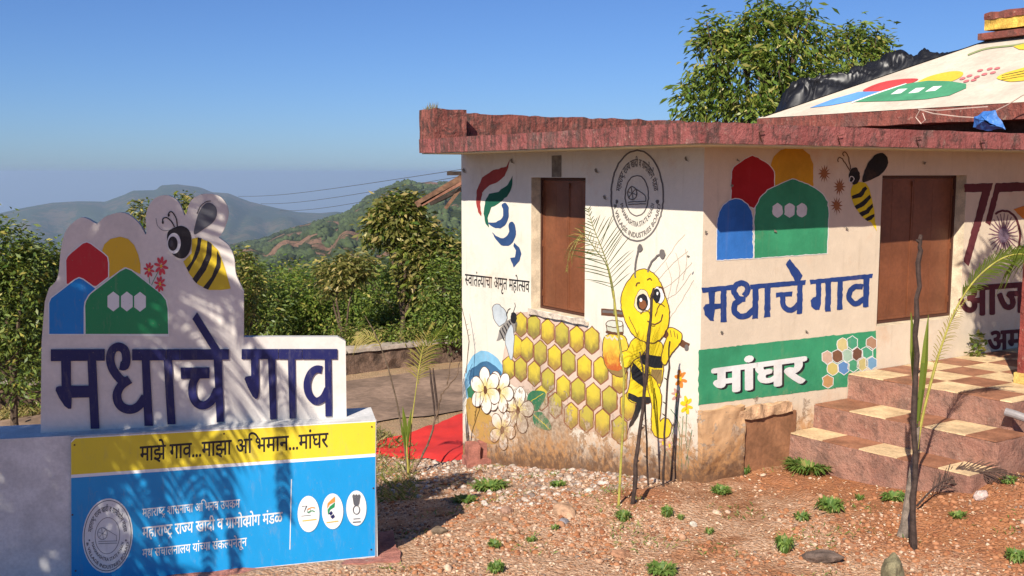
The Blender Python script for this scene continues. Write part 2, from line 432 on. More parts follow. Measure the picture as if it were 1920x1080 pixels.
# ================================================================== BUILDING
def Zc(x0, y0, k=0.25932):
    return lambda pts: [(x0 + u * k, y0 + v * k) for u, v in pts]
M_wall = wall_paint('cream_wall_paint', (0.71, 0.58, 0.43)); M_wallL = wall_paint('white_wall_paint', (0.76, 0.70, 0.585))
M_inner = plain('reveal_plaster', (0.66, 0.54, 0.38), 0.85, 0.2, 8, 0.5, 0.008)
M_soffit = plain('soffit_plaster', (0.62, 0.54, 0.36), 0.85, 0.15, 5, 0.3, 0.006)
M_oxide = red_oxide('red_oxide_concrete')
M_oxide2 = red_oxide('red_oxide_fresh', (0.27, 0.08, 0.072), 0.9, leftonly=True)
M_oxide3 = red_oxide('parapet_oxide', (0.24, 0.075, 0.058), 1.0)
H_S = 2.974 - 2.73; 
ZS = PL.pt(1308, 905).z
ZS = at(1305, 268, W(-.59, -.59, 0).y).z          # soffit height
ZT = at(1303, 229, W(-.59, -.59, 0).y).z          # slab top
BL = ab(PL.pt(866, 500))[1]                         # length of the left face
def aof(px, py): return ab(PR.pt(px, py))[0]
def bof(px, py): return ab(PL.pt(px, py))[1]
BE = ab(Plane(W(-.59, 0, 0), -DR).pt(786, 280))[1]     # far end of the slab
A_END = 9.0
house = thing('painted_house', 'single storey cream house with painted murals and a red flat roof slab', 'house', W(0, 0, 0))
def wall_with_hole(name, P, length, z0, z1, hole, depth, dirv, base=-1.4, wm=None):
    """P(u,z,d): point at u along the wall, height z, d into the wall"""
    u0, u1, h0, h1 = hole; mb = MB(); q = mb.face
    def grid(ua, ub, za, zb):
        q([P(ua, za, 0), P(ub, za, 0), P(ub, zb, 0), P(ua, zb, 0)], 0)
    grid(0, u0, base, z1); grid(u1, length, base, z1); grid(u0, u1, base, h0); grid(u0, u1, h1, z1)
    c = [(u0, h0), (u1, h0), (u1, h1), (u0, h1)]
    for k in range(4):
        a, b = c[k], c[(k + 1) % 4]
        q([P(*a, 0), P(*b, 0), P(*b, depth), P(*a, depth)], 1)
    q([P(0, base, .23), P(length, base, .23), P(length, z1, .23), P(0, z1, .23)], 1)
    q([P(0, z1, 0), P(length, z1, 0), P(length, z1, .23), P(0, z1, .23)], 1)
    q([P(length, base, 0), P(length, z1, 0), P(length, z1, .23), P(length, base, .23)], 0)
    return mb.build(name, [wm or M_wall, M_inner], house)
# left face opening
bL0, bL1 = bof(1097, 465), bof(996, 460); zL0 = (PL.pt(1097, 600).z + PL.pt(1000, 579).z) / 2; zL1 = PL.pt(1046, 333).z
wall_with_hole('wall', lambda u, z, d: W(d, u, z), BL, -1.4, ZS, (bL0, bL1, zL0, zL1), .22, DL, wm=M_wallL)
aR0, aR1 = aof(1649, 470), aof(1806, 470); zR0 = PR.pt(1649, 612).z; zR1 = PR.pt(1650, 329).z
wall_with_hole('wall', lambda u, z, d: W(u, d, z), A_END, -1.4, ZS, (aR0, aR1, zR0, zR1), .22, DR)
mb = MB(); mb.wbox(.23, A_END, BL - .2, BL, -1.4, ZS - .002); mb.wbox(A_END - .2, A_END, .23, BL - .2, -1.4, ZS - .002); mb.build('back_wall', M_wall, house)
# lower plinth step along right face (rough projecting plaster)
mb = MB(); mb.wbox(-.012, .50, -.06, -.001, -.3, PR.pt(1380, 752).z - .03)
o = mb.build('plinth', [wall_paint('plinth_mud', (0.60, 0.36, 0.19))], house); roughen(o, .03, 6, .05); roughen(o, .004, 20, .03)
mb = MB(); mb.wbox(.50, 1.2, -.028, -.001, -.3, PR.pt(1450, 775).z)
o = mb.build('plinth', [plain('brown_mud_render', (0.30, 0.135, 0.065), .95, .3, 3, .6, .01)], house); roughen(o, .012, 4, .06)
mb = MB(); mb.wbox(.42, 1.12, -.055, -.001, PR.pt(1450, 775).z + .002, PR.pt(1450, 760).z + .03)
o = mb.build('plinth_lip', [plain('orange_render', (0.56, 0.34, 0.19), .95, .3, 8, .8, .012)], house); roughen(o, .026, 9, .04); roughen(o, .006, 22, .03)
# roof slab, fascia
mb = MB(); mb.wbox(-.59, A_END + .4, -.59, BE, ZS, ZT)
o = mb.build('roof_slab', M_oxide2, house); roughen(o, .007, 5, .16, 3)
mb = MB(); mb.wbox(-.57, A_END + .3, -.57, BE - .03, ZS - .012, ZS - .001); mb.build('soffit', M_soffit, house)
mb = MB(); zp = at(785, 207, W(-.59, BE, 0).y).z
mb.wbox(-.20, 6.0, BE - .19, BE - .03, ZT - .01, zp - .03)
mb.wbox(-.59, -.16, BE - .37, BE - .01, ZT - .01, zp)
o = mb.build('parapet', M_oxide3, house); roughen(o, .022, 6, .09, 5)
# shade of a recess below the slab, painted as a flat dark grey strip
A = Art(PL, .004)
M_grey = plain('recess_shade_and_chip_grey', (0.20, 0.17, 0.13), 0.9, 0.3, 12, 0.5, .006)  # dark grey for the painted recess shade, shared with the plaster chips
A.poly([(1035, 292), (1053, 291), (1053, 332), (1035, 332)], M_grey); A.build('painted_recess_shade', house)
# window sill of broken plaster
M_plaster = plain('bare_plaster', (0.60, 0.50, 0.40), 0.9, 0.25, 16, 0.8, .015)
mb = MB(); mb.wbox(-.035, .13, bL0 - .08, bL1 + .02, zL0 - .05, zL0 - .002); o = mb.build('window_sill', M_plaster, house); roughen(o, .018, 9, .035)

# --- steel shutters
M_steel = plain('brown_steel_paint', (0.19, 0.066, 0.030), 0.42, 0.18, 3, 0.08, .003)
M_steel_d = plain('dark_steel_frame', (0.075, 0.028, 0.018), 0.5, 0.1, 5, 0.1, .003)
def shutters(name, P, u0, u1, z0, z1, n):
    w0 = MB()
    def bx(ua, ub, za, zb, da, db, m=0, mbx=w0): mbx.box8([P(ua, za, db), P(ub, za, db), P(ub, za, da), P(ua, za, da), P(ua, zb, db), P(ub, zb, db), P(ub, zb, da), P(ua, zb, da)], m)
    t = .025
    bx(u0, u1, z0, z0 + t, .12, .16); bx(u0, u1, z1 - t, z1, .12, .16); bx(u0, u0 + t, z0 + t, z1 - t, .12, .16); bx(u1 - t, u1, z0 + t, z1 - t, .12, .16)
    f = w0.build('window_frame', M_steel_d, house)
    L = (u1 - u0 - 2 * t) / n
    for k in range(n):
        m = MB(); a = u0 + t + k * L + .003; b = a + L - .006
        bx(a, b, z0 + t + .004, z1 - t - .004, .145, .155, 0, m)
        for (c0, c1, e0, e1) in ((a, a + .022, z0 + t + .004, z1 - t - .004), (b - .022, b, z0 + t + .004, z1 - t - .004), (a + .022, b - .022, z0 + t + .004, z0 + t + .03), (a + .022, b - .022, z1 - t - .03, z1 - t - .004)):
            bx(c0, c1, e0, e1, .137, .145, 0, m)
        bx((a + b) / 2 - .004, (a + b) / 2 + .004, z0 + .06, z1 - .06, .1435, .146, 0, m)
        for hz_ in (.12, .5, .88):
            hx_ = a - .004 if k == 0 else b - .012; hh_ = z0 + (z1 - z0) * hz_
            bx(hx_, hx_ + .016, hh_ - .035, hh_ + .035, .128, .137, 0, m)
        # latch at the meeting edge
        if k == 0:
            hz = z1 - .06 if n == 2 else z0 + .5
            bx(b - .03, b - .012, hz - .05, hz, .125, .137, 0, m)
        m.build('shutter', M_steel, house)
shutters('l', lambda u, z, d: W(d, u, z), bL0 + .002, bL1 - .002, zL0 + .002, zL1 - .002, 2)
shutters('r', lambda u, z, d: W(u, d, z), aR0 + .002, aR1 - .002, zR0 + .002, zR1 - .002, 2)

# --- paints used on the wall
def wp(n, c, st=.55): return wall_paint('wall_' + n, c, st, fade=.26)
P_navy = wp('navy', (0.022, 0.055, 0.22)); P_red = wp('red', (0.40, 0.012, 0.016)); P_yel = wp('ochre', (0.66, 0.32, 0.018))
P_green = wp('green', (0.045, 0.30, 0.14)); P_blue = wp('blue', (0.035, 0.17, 0.52)); P_white = wp('white', (0.80, 0.78, 0.74))
P_black = wp('black', (0.018, 0.018, 0.022), .3); P_byel = wp('bee_yellow', (0.82, 0.60, 0.02), .35); P_brown = wp('brown', (0.14, 0.06, 0.03), .3)
P_hexline = wp('hexline', (0.26, 0.10, 0.05), .4); P_hex = wp('hexgold', (0.66, 0.50, 0.035), .8); P_hexd = wp('hexolive', (0.36, 0.29, 0.05), .8); P_hexp = wp('hexpink', (0.68, 0.51, 0.40), .9)
P_lblue = wp('skyblue', (0.24, 0.52, 0.72), .6); P_orange = wp('orange', (0.78, 0.26, 0.04), .5); P_dgreen = wp('leafgreen', (0.04, 0.19, 0.09), .5)
P_grey = wp('grey', (0.16, 0.14, 0.13), .3); P_lgrey = wp('lightgrey', (0.55, 0.60, 0.62), .4); P_maroon = wp('maroon', (0.13, 0.03, 0.035), .3)
P_tred = wp('flagred', (0.36, 0.05, 0.04), .3); P_tgreen = wp('flaggreen', (0.012, 0.11, 0.065), .3); P_tblue = wp('flagblue', (0.03, 0.075, 0.20), .4)
P_faint = wp('faintline', (0.50, 0.40, 0.30), .4); P_honey = wp('honey', (0.72, 0.32, 0.02), .3); P_pink = wp('pink', (0.62, 0.34, 0.26), .5)

Art.wob = 1.5
def domes(A, Q, red, yel, grn, blu, hexes, hw, hh, mr, my, mg, mblu, mw, lw):
    A.poly(Q(yel), my, curve=False); A.line(Q(red), lw, mw, curve=False, closed=True); A.poly(Q(red), mr)
    A.line(Q(grn), lw, mw, curve=False, closed=True); A.poly(Q(grn), mg)
    A.line(Q(blu), lw, mw, curve=False, closed=True); A.poly(Q(blu), mblu); A.k += 1
    for cx, cy in hexes: A.poly(Q([(cx, cy - hh), (cx + hw, cy - hh * .55), (cx + hw, cy + hh * .55), (cx, cy + hh), (cx - hw, cy + hh * .55), (cx - hw, cy - hh * .55)]), mw); A.k -= 1
def rc(pts): return pts
# ---- right face
Q = Zc(1260, 240); A = Art(PR)
red = [(430, 515), (430, 320), (448, 282), (490, 248), (580, 198), (672, 246), (715, 282), (737, 320), (737, 420), (590, 580)]
yel = [(738, 440), (712, 330), (712, 270), (735, 205), (785, 158), (870, 135), (945, 150), (995, 195), (1020, 260), (1020, 430), (870, 372)]
grn = [(596, 940), (595, 640), (605, 570), (640, 500), (690, 450), (770, 412), (870, 368), (960, 402), (1035, 436), (1092, 482), (1122, 535), (1130, 600), (1118, 905)]
blu = [(322, 955), (325, 680), (340, 610), (370, 560), (410, 526), (455, 512), (500, 520), (545, 552), (572, 600), (582, 650), (582, 940)]
domes(A, Q, red, yel, grn, blu, [(760, 595), (848, 595), (936, 595)], 36, 55, P_red, P_yel, P_green, P_blue, P_white, 3.0)
A.build('painted_dome_logo', house)
A = Art(PR)
for cx, cy in ((1100, 330), (1210, 425), (1190, 560)):
    pts = []
    for k in range(24):
        t = math.pi * k / 12; r = 1 if k % 2 == 0 else .42
        pts.append((cx + 46 * r * math.cos(t), cy + 68 * r * math.sin(t)))
    A.poly(Q(pts), wp('rust', (0.34, 0.13, 0.05), .3)); A.k -= 1
A.build('painted_flowers', house)
A = Art(PR)
A.poly(Q([(1310, 410), (1350, 390), (1400, 400), (1432, 460), (1455, 560), (1465, 640), (1440, 672), (1400, 665), (1340, 600), (1300, 520), (1292, 450)]), P_byel, curve=True, n=3)
A.poly(Q([(1430, 672), (1464, 640), (1480, 745)]), P_byel)
A.k += 1
for p in ([(1300, 490), (1350, 470), (1395, 420), (1412, 440), (1368, 500), (1304, 515)], [(1318, 565), (1375, 530), (1428, 480), (1438, 505), (1390, 560), (1333, 588)], [(1352, 615), (1400, 590), (1448, 545), (1453, 572), (1420, 615), (1370, 640)], [(1395, 660), (1440, 628), (1462, 620), (1463, 640), (1440, 665), (1410, 672)]):
    A.poly(Q(p), P_black); A.k -= 1
A.k += 1
A.poly(Q([(1375, 388), (1392, 310), (1430, 235), (1480, 188), (1530, 185), (1560, 225), (1555, 275), (1510, 335), (1440, 372)]), P_black, curve=True, n=4)
A.ell(*Q([(1318, 347)])[0], 40 * .26, 62 * .26, P_black)
A.ring(*Q([(1296, 372)])[0], 4.0, 6.0, 1.6, P_white)
A.line(Q([(1285, 310), (1240, 240), (1218, 214), (1197, 222), (1203, 248)]), 1.8, P_brown); A.line(Q([(1290, 300), (1275, 215), (1250, 172), (1232, 185), (1243, 206)]), 1.8, P_brown)
A.build('painted_bee', house)
# lettering on the right face
Q = Zc(1260, 480); A = Art(PR)
A.poly(Q([(215, 230), (445, 209), (448, 244), (217, 266)]), P_navy); A.k -= 1
A.poly(Q([(565, 206), (968, 173), (964, 208), (568, 241)]), P_navy); A.k -= 1
A.poly(Q([(994, 172), (1451, 128), (1449, 160), (998, 204)]), P_navy); A.k -= 1
A.poly(Q([(262, 255), (310, 252), (306, 345), (352, 343), (352, 380), (306, 383), (300, 472), (272, 467), (238, 425), (224, 375), (240, 352), (266, 342)]), P_navy)
A.poly(Q([(350, 245), (393, 242), (393, 475), (350, 479)]), P_navy); A.k -= 1
A.line(Q([(520, 290), (545, 255), (535, 210), (492, 196), (452, 222), (450, 270), (485, 308), (530, 312)]), 10.5, P_navy)
A.line(Q([(500, 312), (458, 345), (448, 390), (478, 432), (535, 432), (598, 380)]), 11, P_navy)
A.poly(Q([(580, 232), (624, 229), (622, 450), (579, 455)]), P_navy); A.k -= 1
A.poly(Q([(668, 226), (711, 222), (709, 440), (665, 445)]), P_navy); A.k -= 1
A.poly(Q([(748, 264), (870, 256), (868, 290), (752, 299)]), P_navy)
A.line(Q([(800, 290), (802, 345), (825, 383), (868, 388), (915, 345)]), 10, P_navy)
A.poly(Q([(904, 200), (943, 197), (940, 415), (900, 420)]), P_navy)
A.poly(Q([(850, 22), (820, 60), (893, 190), (918, 190), (943, 140)]), P_navy)
A.poly(Q([(1038, 195), (1077, 191), (1075, 345), (1062, 386), (1035, 393), (1006, 362), (1000, 322), (1018, 298), (1039, 296)]), P_navy)
A.poly(Q([(1105, 188), (1148, 184), (1145, 398), (1105, 402)]), P_navy); A.k -= 1
A.poly(Q([(1195, 180), (1233, 176), (1229, 385), (1190, 389)]), P_navy); A.k -= 1
A.line(Q([(1375, 222), (1322, 220), (1285, 255), (1283, 310), (1325, 345), (1392, 305)]), 10, P_navy)
A.poly(Q([(1382, 155), (1424, 152), (1419, 366), (1377, 371)]), P_navy)
A.build('painted_lettering', house)
# green name band
A = Art(PR)
A.poly(Q([(190, 680), (1475, 540), (1475, 790), (1275, 850), (1265, 945), (190, 1078)]), P_green)
A.text('मांघर', 1333, 739, 1513, 715, 44, P_black, .045, 4, 3); A.text('मांघर', 1333, 739, 1513, 715, 44, P_white, .045)
hx = [((1120, 735), (.62, .42, .30)), ((1195, 725), (.20, .09, .05)), ((1230, 642), (.66, .54, .24)), ((1160, 815), (.62, .50, .16)), ((1240, 810), (.12, .26, .50)), ((1268, 722), (.40, .55, .42)),
      ((1340, 712), (.18, .08, .05)), ((1308, 792), (.08, .34, .18)), ((1375, 783), (.58, .48, .20)), ((1440, 632), (.42, .24, .15)), ((1440, 775), (.18, .34, .50)), ((1125, 908), (.55, .30, .12)), ((1302, 628), (.07, .32, .18)), ((1410, 700), (.08, .34, .2))]
k0 = A.k
for i, ((cx, cy), c) in enumerate(hx):
    A.k = k0; pts = [(cx, cy - 52), (cx + 38, cy - 28), (cx + 38, cy + 24), (cx, cy + 50), (cx - 38, cy + 24), (cx - 38, cy - 28)]
    A.poly(Q(pts), wp('hx%d' % i, c, .7)); A.k = k0 + 1; A.line(Q(pts), 1.3, P_white, curve=False, closed=True)
A.build('painted_name_band', house)
# the 75 mural
Q = Zc(1440, 240); A = Art(PR)
A.poly(Q([(1418, 405), (1625, 398), (1607, 462), (1450, 1000), (1412, 965), (1545, 462), (1420, 464)]), P_maroon)
A.poly(Q([(1645, 398), (1960, 388), (1960, 452), (1672, 462), (1605, 708), (1570, 682)]), P_maroon)
wc = Q([(1702, 775)])[0]
for k in range(24):
    t = 2 * math.pi * k / 24 + .05; c, s_ = math.cos(t), math.sin(t)
    A.line([(wc[0] + 9 * c, wc[1] + 13 * s_), (wc[0] + 28 * c, wc[1] + 41 * s_)], lambda q: 2.6 - 1.2 * q, wp('wheel', (0.22, 0.10, 0.14), .3), curve=False, up=(k == 0))
A.ell(wc[0], wc[1], 9.5, 14, wp('wheelhub', (0.24, 0.17, 0.22), .3))
A.line([(wc[0] + 31 * math.cos(t), wc[1] - 46 * math.sin(t)) for t in [R(120 - 16 * k) for k in range(11)]], 4.2, P_maroon)
A.poly([(1900, 392), (1925, 384), (1960, 380), (1960, 412), (1925, 415), (1907, 400)], P_orange); A.poly([(1912, 470), (1925, 452), (1960, 440), (1960, 470), (1925, 480)], P_green)
for s_, x0, y0, h in (('आजादी', 1796, 593, 52), ('अमृत', 1851, 660, 36)):
    V_, T_, w_ = layout(s_, .035); L_ = w_ * h / HEAD * .82
    A.text(s_, x0, y0, x0 + L_, y0 - L_ * .07, h, P_maroon, .035)
A.build('painted_anniversary_mural', house)

# ---- left face
Q = Zc(780, 180); Q2 = Zc(860, 440); Q3 = Zc(860, 640); A = Art(PL)
A.poly(Q([(680, 455), (655, 510), (560, 535), (480, 590), (440, 680), (435, 780), (455, 840), (475, 872), (464, 780), (482, 695), (530, 645), (590, 625), (640, 580), (668, 520)]), P_tred)
A.poly(Q([(697, 575), (665, 640), (600, 690), (530, 708), (500, 760), (490, 850), (505, 920), (526, 952), (518, 880), (545, 805), (610, 768), (660, 728), (695, 660)]), P_tgreen)
A.poly(Q([(640, 773), (665, 790), (673, 850), (655, 920), (610, 955), (560, 948), (518, 916), (580, 913), (622, 880), (633, 830), (622, 790)]), P_tblue, curve=True, n=3)
A.poly(Q([(690, 906), (715, 930), (722, 1000), (700, 1060), (650, 1085), (600, 1062), (550, 983), (600, 1022), (648, 1020), (675, 980), (670, 930)]), P_tblue, curve=True, n=3)
A.poly(Q2([(405, 58), (440, 90), (453, 140), (440, 190), (400, 238), (372, 168), (408, 165), (416, 115), (396, 82)]), P_tblue)
A.build('painted_flag_emblem', house)
A = Art(PL); A.text('स/वातंत/^याचा अमृत महोत/सव', 872, 534.5, 993, 548, 20, P_black, .012); A.build('painted_lettering', house)
# seal
def seal(A, cx, cy, rx, ry, irx, iry, mk, lw, rot=0, upper=None, low1=None, low2=None, h=8, mtext=None):
    A.ring(cx, cy, rx, ry, lw, mk, rot=rot); A.ring(cx - .4, cy, irx, iry, lw * .7, mk, rot=rot)
    mtext = mtext or mk; q = max(rx, ry); m1 = ry - iry
    A.arc('महाराष/ट^ राज/य खादी व ग^ामोद/योग मंडळ', cx, cy, rx * (iry + m1 * .36) / ry, iry + m1 * .36, 172, 8, h, mtext, .02)
    A.arc('MAHARASHTRA STATE KHADI', cx, cy, rx * (iry + m1 * .42) / ry, iry + m1 * .42, 196, 344, h * .62, mtext, .02, True)
    A.arc('& VILLAGE INDUSTRIES BOARD', cx, cy, rx * (iry + m1 * .86) / ry, iry + m1 * .86, 192, 348, h * .62, mtext, .02, True)
    A.ell(cx - rx * .78, cy + ry * .13, lw, lw * 1.4, mk, n=10); A.ell(cx + rx * .78, cy + ry * .13, lw, lw * 1.4, mk, n=10)
    # spinning wheel
    wx, wy = cx - irx * .42, cy - iry * .12; wr = irx * .40; wry = iry * .33
    A.ring(wx, wy, wr, wry, lw * .6, mk, n=20)
    for k in range(3):
        t = math.pi * k / 3 + .3; A.line([(wx - wr * math.cos(t), wy - wry * math.sin(t)), (wx + wr * math.cos(t), wy + wry * math.sin(t))], lw * .45, mk, curve=False)
    A.line([(wx + wr * .1, wy - wry), (cx + irx * .72, cy - iry * .02), (cx + irx * .74, cy + iry * .30)], lw * .55, mk, curve=False)
    for e in (.28, .40): A.line([(cx - irx * .75, cy + iry * e + 1), (cx + irx * .78, cy + iry * e)], lw * .6, mk, curve=False)
A = Art(PL); seal(A, 1195, 367, 49, 85, 22, 38, P_grey, 3.0, h=13); A.build('painted_seal', house)
# honeycomb
A = Art(PL)
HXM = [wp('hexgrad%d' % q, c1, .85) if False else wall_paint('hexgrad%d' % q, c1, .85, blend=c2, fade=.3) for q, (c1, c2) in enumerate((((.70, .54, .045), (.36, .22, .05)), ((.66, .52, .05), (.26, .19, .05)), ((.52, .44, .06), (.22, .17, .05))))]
rows = [[(450, 650), (545, 665), (645, 700), (748, 725), (855, 755), (965, 765)],
        [(415, 810), (495, 830), (592, 855), (695, 890), (795, 925), (910, 965), (1030, 981), (1165, 1046)],
        [(362, 966), (450, 975), (548, 1006), (648, 1056), (758, 1110), (865, 1131), (975, 1171), (1093, 1196), (1225, 1241)],
        [(600, 1180), (700, 1235), (815, 1310), (925, 1331), (1042, 1361), (1165, 1411)]]
A.poly(Q2([(420, 560), (500, 560), (620, 600), (740, 640), (900, 665), (1010, 690), (1050, 820), (1110, 960), (1250, 1060), (1260, 1330), (1230, 1470), (1100, 1470), (980, 1430), (860, 1400), (740, 1370), (640, 1300), (560, 1180), (480, 1130), (330, 1060), (320, 900), (340, 780)]), P_hexp)
k0 = A.k
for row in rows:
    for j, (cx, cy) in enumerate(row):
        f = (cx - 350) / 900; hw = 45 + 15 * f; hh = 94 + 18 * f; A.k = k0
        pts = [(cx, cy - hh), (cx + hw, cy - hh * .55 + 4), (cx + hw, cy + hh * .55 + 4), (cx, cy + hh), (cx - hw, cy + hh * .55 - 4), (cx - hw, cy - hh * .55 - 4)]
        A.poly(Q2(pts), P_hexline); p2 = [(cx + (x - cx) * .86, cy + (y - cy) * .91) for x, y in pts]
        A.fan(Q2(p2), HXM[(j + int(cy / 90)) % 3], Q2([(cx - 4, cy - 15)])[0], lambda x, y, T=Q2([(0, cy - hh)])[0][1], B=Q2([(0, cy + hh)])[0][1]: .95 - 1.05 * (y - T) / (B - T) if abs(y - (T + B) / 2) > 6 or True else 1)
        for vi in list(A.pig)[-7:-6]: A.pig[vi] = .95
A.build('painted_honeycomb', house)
# blossoms
A = Art(PL)
A.poly(Q3([(45, 300), (58, 190), (100, 110), (165, 70), (230, 85), (300, 145), (330, 230), (250, 260), (110, 310), (70, 430)]), P_lblue, curve=True, n=4)
A.poly(Q3([(75, 300), (90, 210), (140, 165), (180, 145), (230, 155), (290, 200), (310, 240), (240, 250), (120, 330)]), wp('deepblue', (0.05, 0.15, 0.28), .6), curve=True, n=4)
A.poly(Q3([(60, 345), (95, 308), (135, 375), (135, 435), (70, 410)]), P_dgreen)
A.poly(Q3([(60, 420), (130, 435), (250, 560), (300, 640), (280, 740), (160, 720), (70, 600)]), wp('mustard', (0.52, 0.32, 0.08), .8), curve=True, n=3)
for p in ([(497, 405), (535, 360), (622, 362), (622, 420), (565, 505), (520, 475)], [(540, 520), (600, 515), (655, 575), (672, 640), (590, 630), (545, 590)]):
    A.poly(Q3(p), P_dgreen, curve=True, n=3)
for ln in ([(505, 440), (560, 410), (615, 375)], [(545, 530), (600, 580), (660, 635)]): A.line(Q3(ln), .9, P_byel)
def petal(A, cx, cy, ang, r0, L, wd, mf, ml):
    c, s_ = math.cos(ang), math.sin(ang)
    pts = [(r0, 0), (r0 + L * .35, wd * .42), (r0 + L * .75, wd * .5), (r0 + L, wd * .18), (r0 + L, -wd * .18), (r0 + L * .75, -wd * .5), (r0 + L * .35, -wd * .42)]
    T = lambda P, f=1.0: [(cx + (x * c - y * s_) * .82, cy + (x * s_ + y * c) * 1.25) for x, y in P]
    A.poly(Q3(T([(x * 1.0 + (3 if x > r0 + L * .6 else -1), y * 1.12) for x, y in pts])), ml, curve=True, n=3); c0_ = Q3(T([(0, 0)]))[0]; A.fan(Q3(T(pts)), mf, Q3(T([(r0 + L * .6, 0)]))[0], lambda x, y: min(1, math.hypot(x - c0_[0], y - c0_[1]) / (L * .26) - .05), curve=True, n=3)
    A.line(Q3(T([(r0, 0), (r0 + L * .5, 0)])), 2.2, wp('palegold', (0.72, 0.62, 0.28), .5), curve=False)
for (cx, cy, a0, L) in ((432, 500, .2, 112), (320, 640, .5, 92), (300, 365, -.4, 100), (203, 352, -.1, 108)):
    for k in range(6 if cx < 320 else 5): petal(A, cx, cy, a0 + 2 * math.pi * k / (6 if cx < 320 else 5) - math.pi / 2, 10, L * 1.12, 76 * L / 100, wall_paint('petal', (0.82, 0.78, 0.70), .85, blend=(.66, .52, .16), fade=.15), P_brown)
    A.ell(*Q3([(cx, cy)])[0], 3.6, 8, P_brown, n=14)
A.build('painted_blossoms', house)
# small bee
A = Art(PL)
A.poly(Q2([(245, 530), (270, 500), (312, 520), (350, 578), (340, 630), (292, 660), (255, 600)]), P_lgrey, curve=True, n=3)
A.line(Q2([(245, 530), (270, 500), (312, 520), (350, 578), (340, 630), (292, 660), (255, 600)]), 1.2, P_grey, closed=True)
body = [(275, 770), (300, 680), (345, 625), (400, 592), (428, 640), (420, 695), (350, 740)]
A.poly(Q2(body), wp('beegrey', (0.30, 0.27, 0.24), .4))
k0 = A.k
for k in range(5):
    t = k / 4.6; A.k = k0; A.line(Q2([(298 + 80 * t, 690 - 75 * t), (330 + 85 * t, 765 - 62 * t)]), 2.2, P_black, curve=False)
A.ell(*Q2([(398, 600)])[0], 6, 11, P_black); A.line(Q2([(395, 585), (410, 520), (408, 490)]), 1, P_black); A.line(Q2([(355, 590), (350, 560), (372, 530)]), 1.6, P_black)
A.poly(Q2([(380, 650), (402, 720), (396, 850), (380, 906), (350, 820), (338, 740)]), P_lgrey, curve=True, n=3); A.line(Q2([(380, 650), (402, 720), (396, 850), (380, 906), (350, 820), (338, 740)]), 1.0, P_grey, closed=True)
A.build('painted_small_bee', house)
# cartoon bee with honey jar
A = Art(PL)
for ln in ([(1395, 300), (1500, 180), (1580, 60), (1640, 0)], [(1440, 330), (1560, 200), (1660, 120)], [(1460, 400), (1570, 330), (1690, 200)], [(1480, 470), (1580, 420), (1680, 280)], [(1500, 640), (1600, 500), (1700, 330)], [(1500, 200), (1540, 330), (1510, 480)], [(1570, 130), (1600, 260), (1570, 420)], [(1640, 100), (1650, 200), (1620, 330)]):
    A.line(Q2(ln), .9, P_faint, up=False)
A.line(Q2([(1032, 560), (1195, 572)]), 13, P_brown, curve=False); A.line(Q2([(1040, 556), (1190, 568)]), 5, P_grey, curve=False)
A.line(Q2([(1488, 715), (1665, 812)]), 12, P_brown, curve=False); A.ell(*Q2([(1650, 818)])[0], 4, 6, P_grey)
def outl(pts, mf, q=Q2, wd=1.7, n=5): A.line(q(pts), wd * 2, P_brown, closed=True, n=n); A.poly(q(pts), mf, curve=True, n=n)
outl([(1258, 880), (1330, 790), (1460, 780), (1477, 860), (1482, 960), (1472, 1040), (1452, 1105), (1400, 1200), (1320, 1222), (1228, 1185), (1240, 1080), (1250, 960)], P_byel)
A.poly(Q3([(1300, 90), (1475, 108), (1478, 195), (1400, 190), (1325, 162)]), P_black); A.k -= 1
A.poly(Q3([(1262, 150), (1300, 190), (1372, 262), (1352, 342), (1252, 268), (1248, 215)]), P_black); A.k -= 1
A.poly(Q3([(1232, 370), (1300, 400), (1405, 402), (1392, 445), (1300, 452), (1226, 412)]), P_black)
A.poly(Q3([(1395, 200), (1477, 206), (1465, 312), (1425, 295), (1395, 250)]), wp('umber', (0.28, 0.18, 0.06), .4))
A.poly(Q3([(1290, 440), (1335, 448), (1300, 540), (1262, 600), (1235, 625), (1215, 700), (1235, 600), (1262, 540)]), P_black)
outl([(1380, 245), (1430, 290), (1465, 390), (1462, 500), (1456, 585), (1490, 553), (1530, 580), (1541, 630), (1510, 690), (1450, 697), (1405, 650), (1400, 560), (1400, 450), (1372, 330)], P_byel, Q3)
# jar
jar_ = [(1070, 730), (1047, 830), (1062, 930), (1105, 995), (1170, 1025), (1212, 990), (1226, 900), (1226, 810), (1190, 730)]
outl(jar_, P_byel); A.fan(Q2(jar_), wall_paint('jar_honey', (.80, .56, .05), .4, blend=(.50, .10, .02), fade=.2), Q2([(1135, 860)])[0], lambda x, y: .95 - (y - 640) / 62 * 1.1 + .0, curve=True)

A.poly(Q2([(1085, 970), (1150, 985), (1215, 955), (1210, 1000), (1170, 1026), (1115, 1004)]), wp('umber', (0.2, 0.1, 0.04), .4), curve=True)
A.poly(Q2([(1070, 640), (1190, 650), (1192, 712), (1075, 702)]), wp('jarglass', (0.62, 0.62, 0.48), .3)); A.line(Q2([(1070, 640), (1075, 702)]), 1.5, P_brown, curve=False); A.line(Q2([(1192, 652), (1192, 712)]), 1.5, P_brown, curve=False)
A.ell(*Q2([(1130, 644)])[0], 15.6, 6.8, wp('jarglass2', (0.70, 0.70, 0.58), .3)); A.ring(*Q2([(1130, 644)])[0], 15.6, 6.8, 1.5, P_brown)
A.line(Q2([(1072, 695), (1130, 715), (1194, 712)]), 5, P_brown); A.line(Q2([(1060, 735), (1085, 752), (1095, 735), (1115, 758), (1130, 738), (1150, 760), (1165, 740), (1190, 756)]), 3, wp('cloth', (0.72, 0.66, 0.46), .3), curve=False)
outl([(1300, 745), (1350, 775), (1355, 832), (1320, 872), (1272, 902), (1232, 952), (1192, 955), (1175, 900), (1182, 850), (1227, 835), (1256, 772)], P_byel)
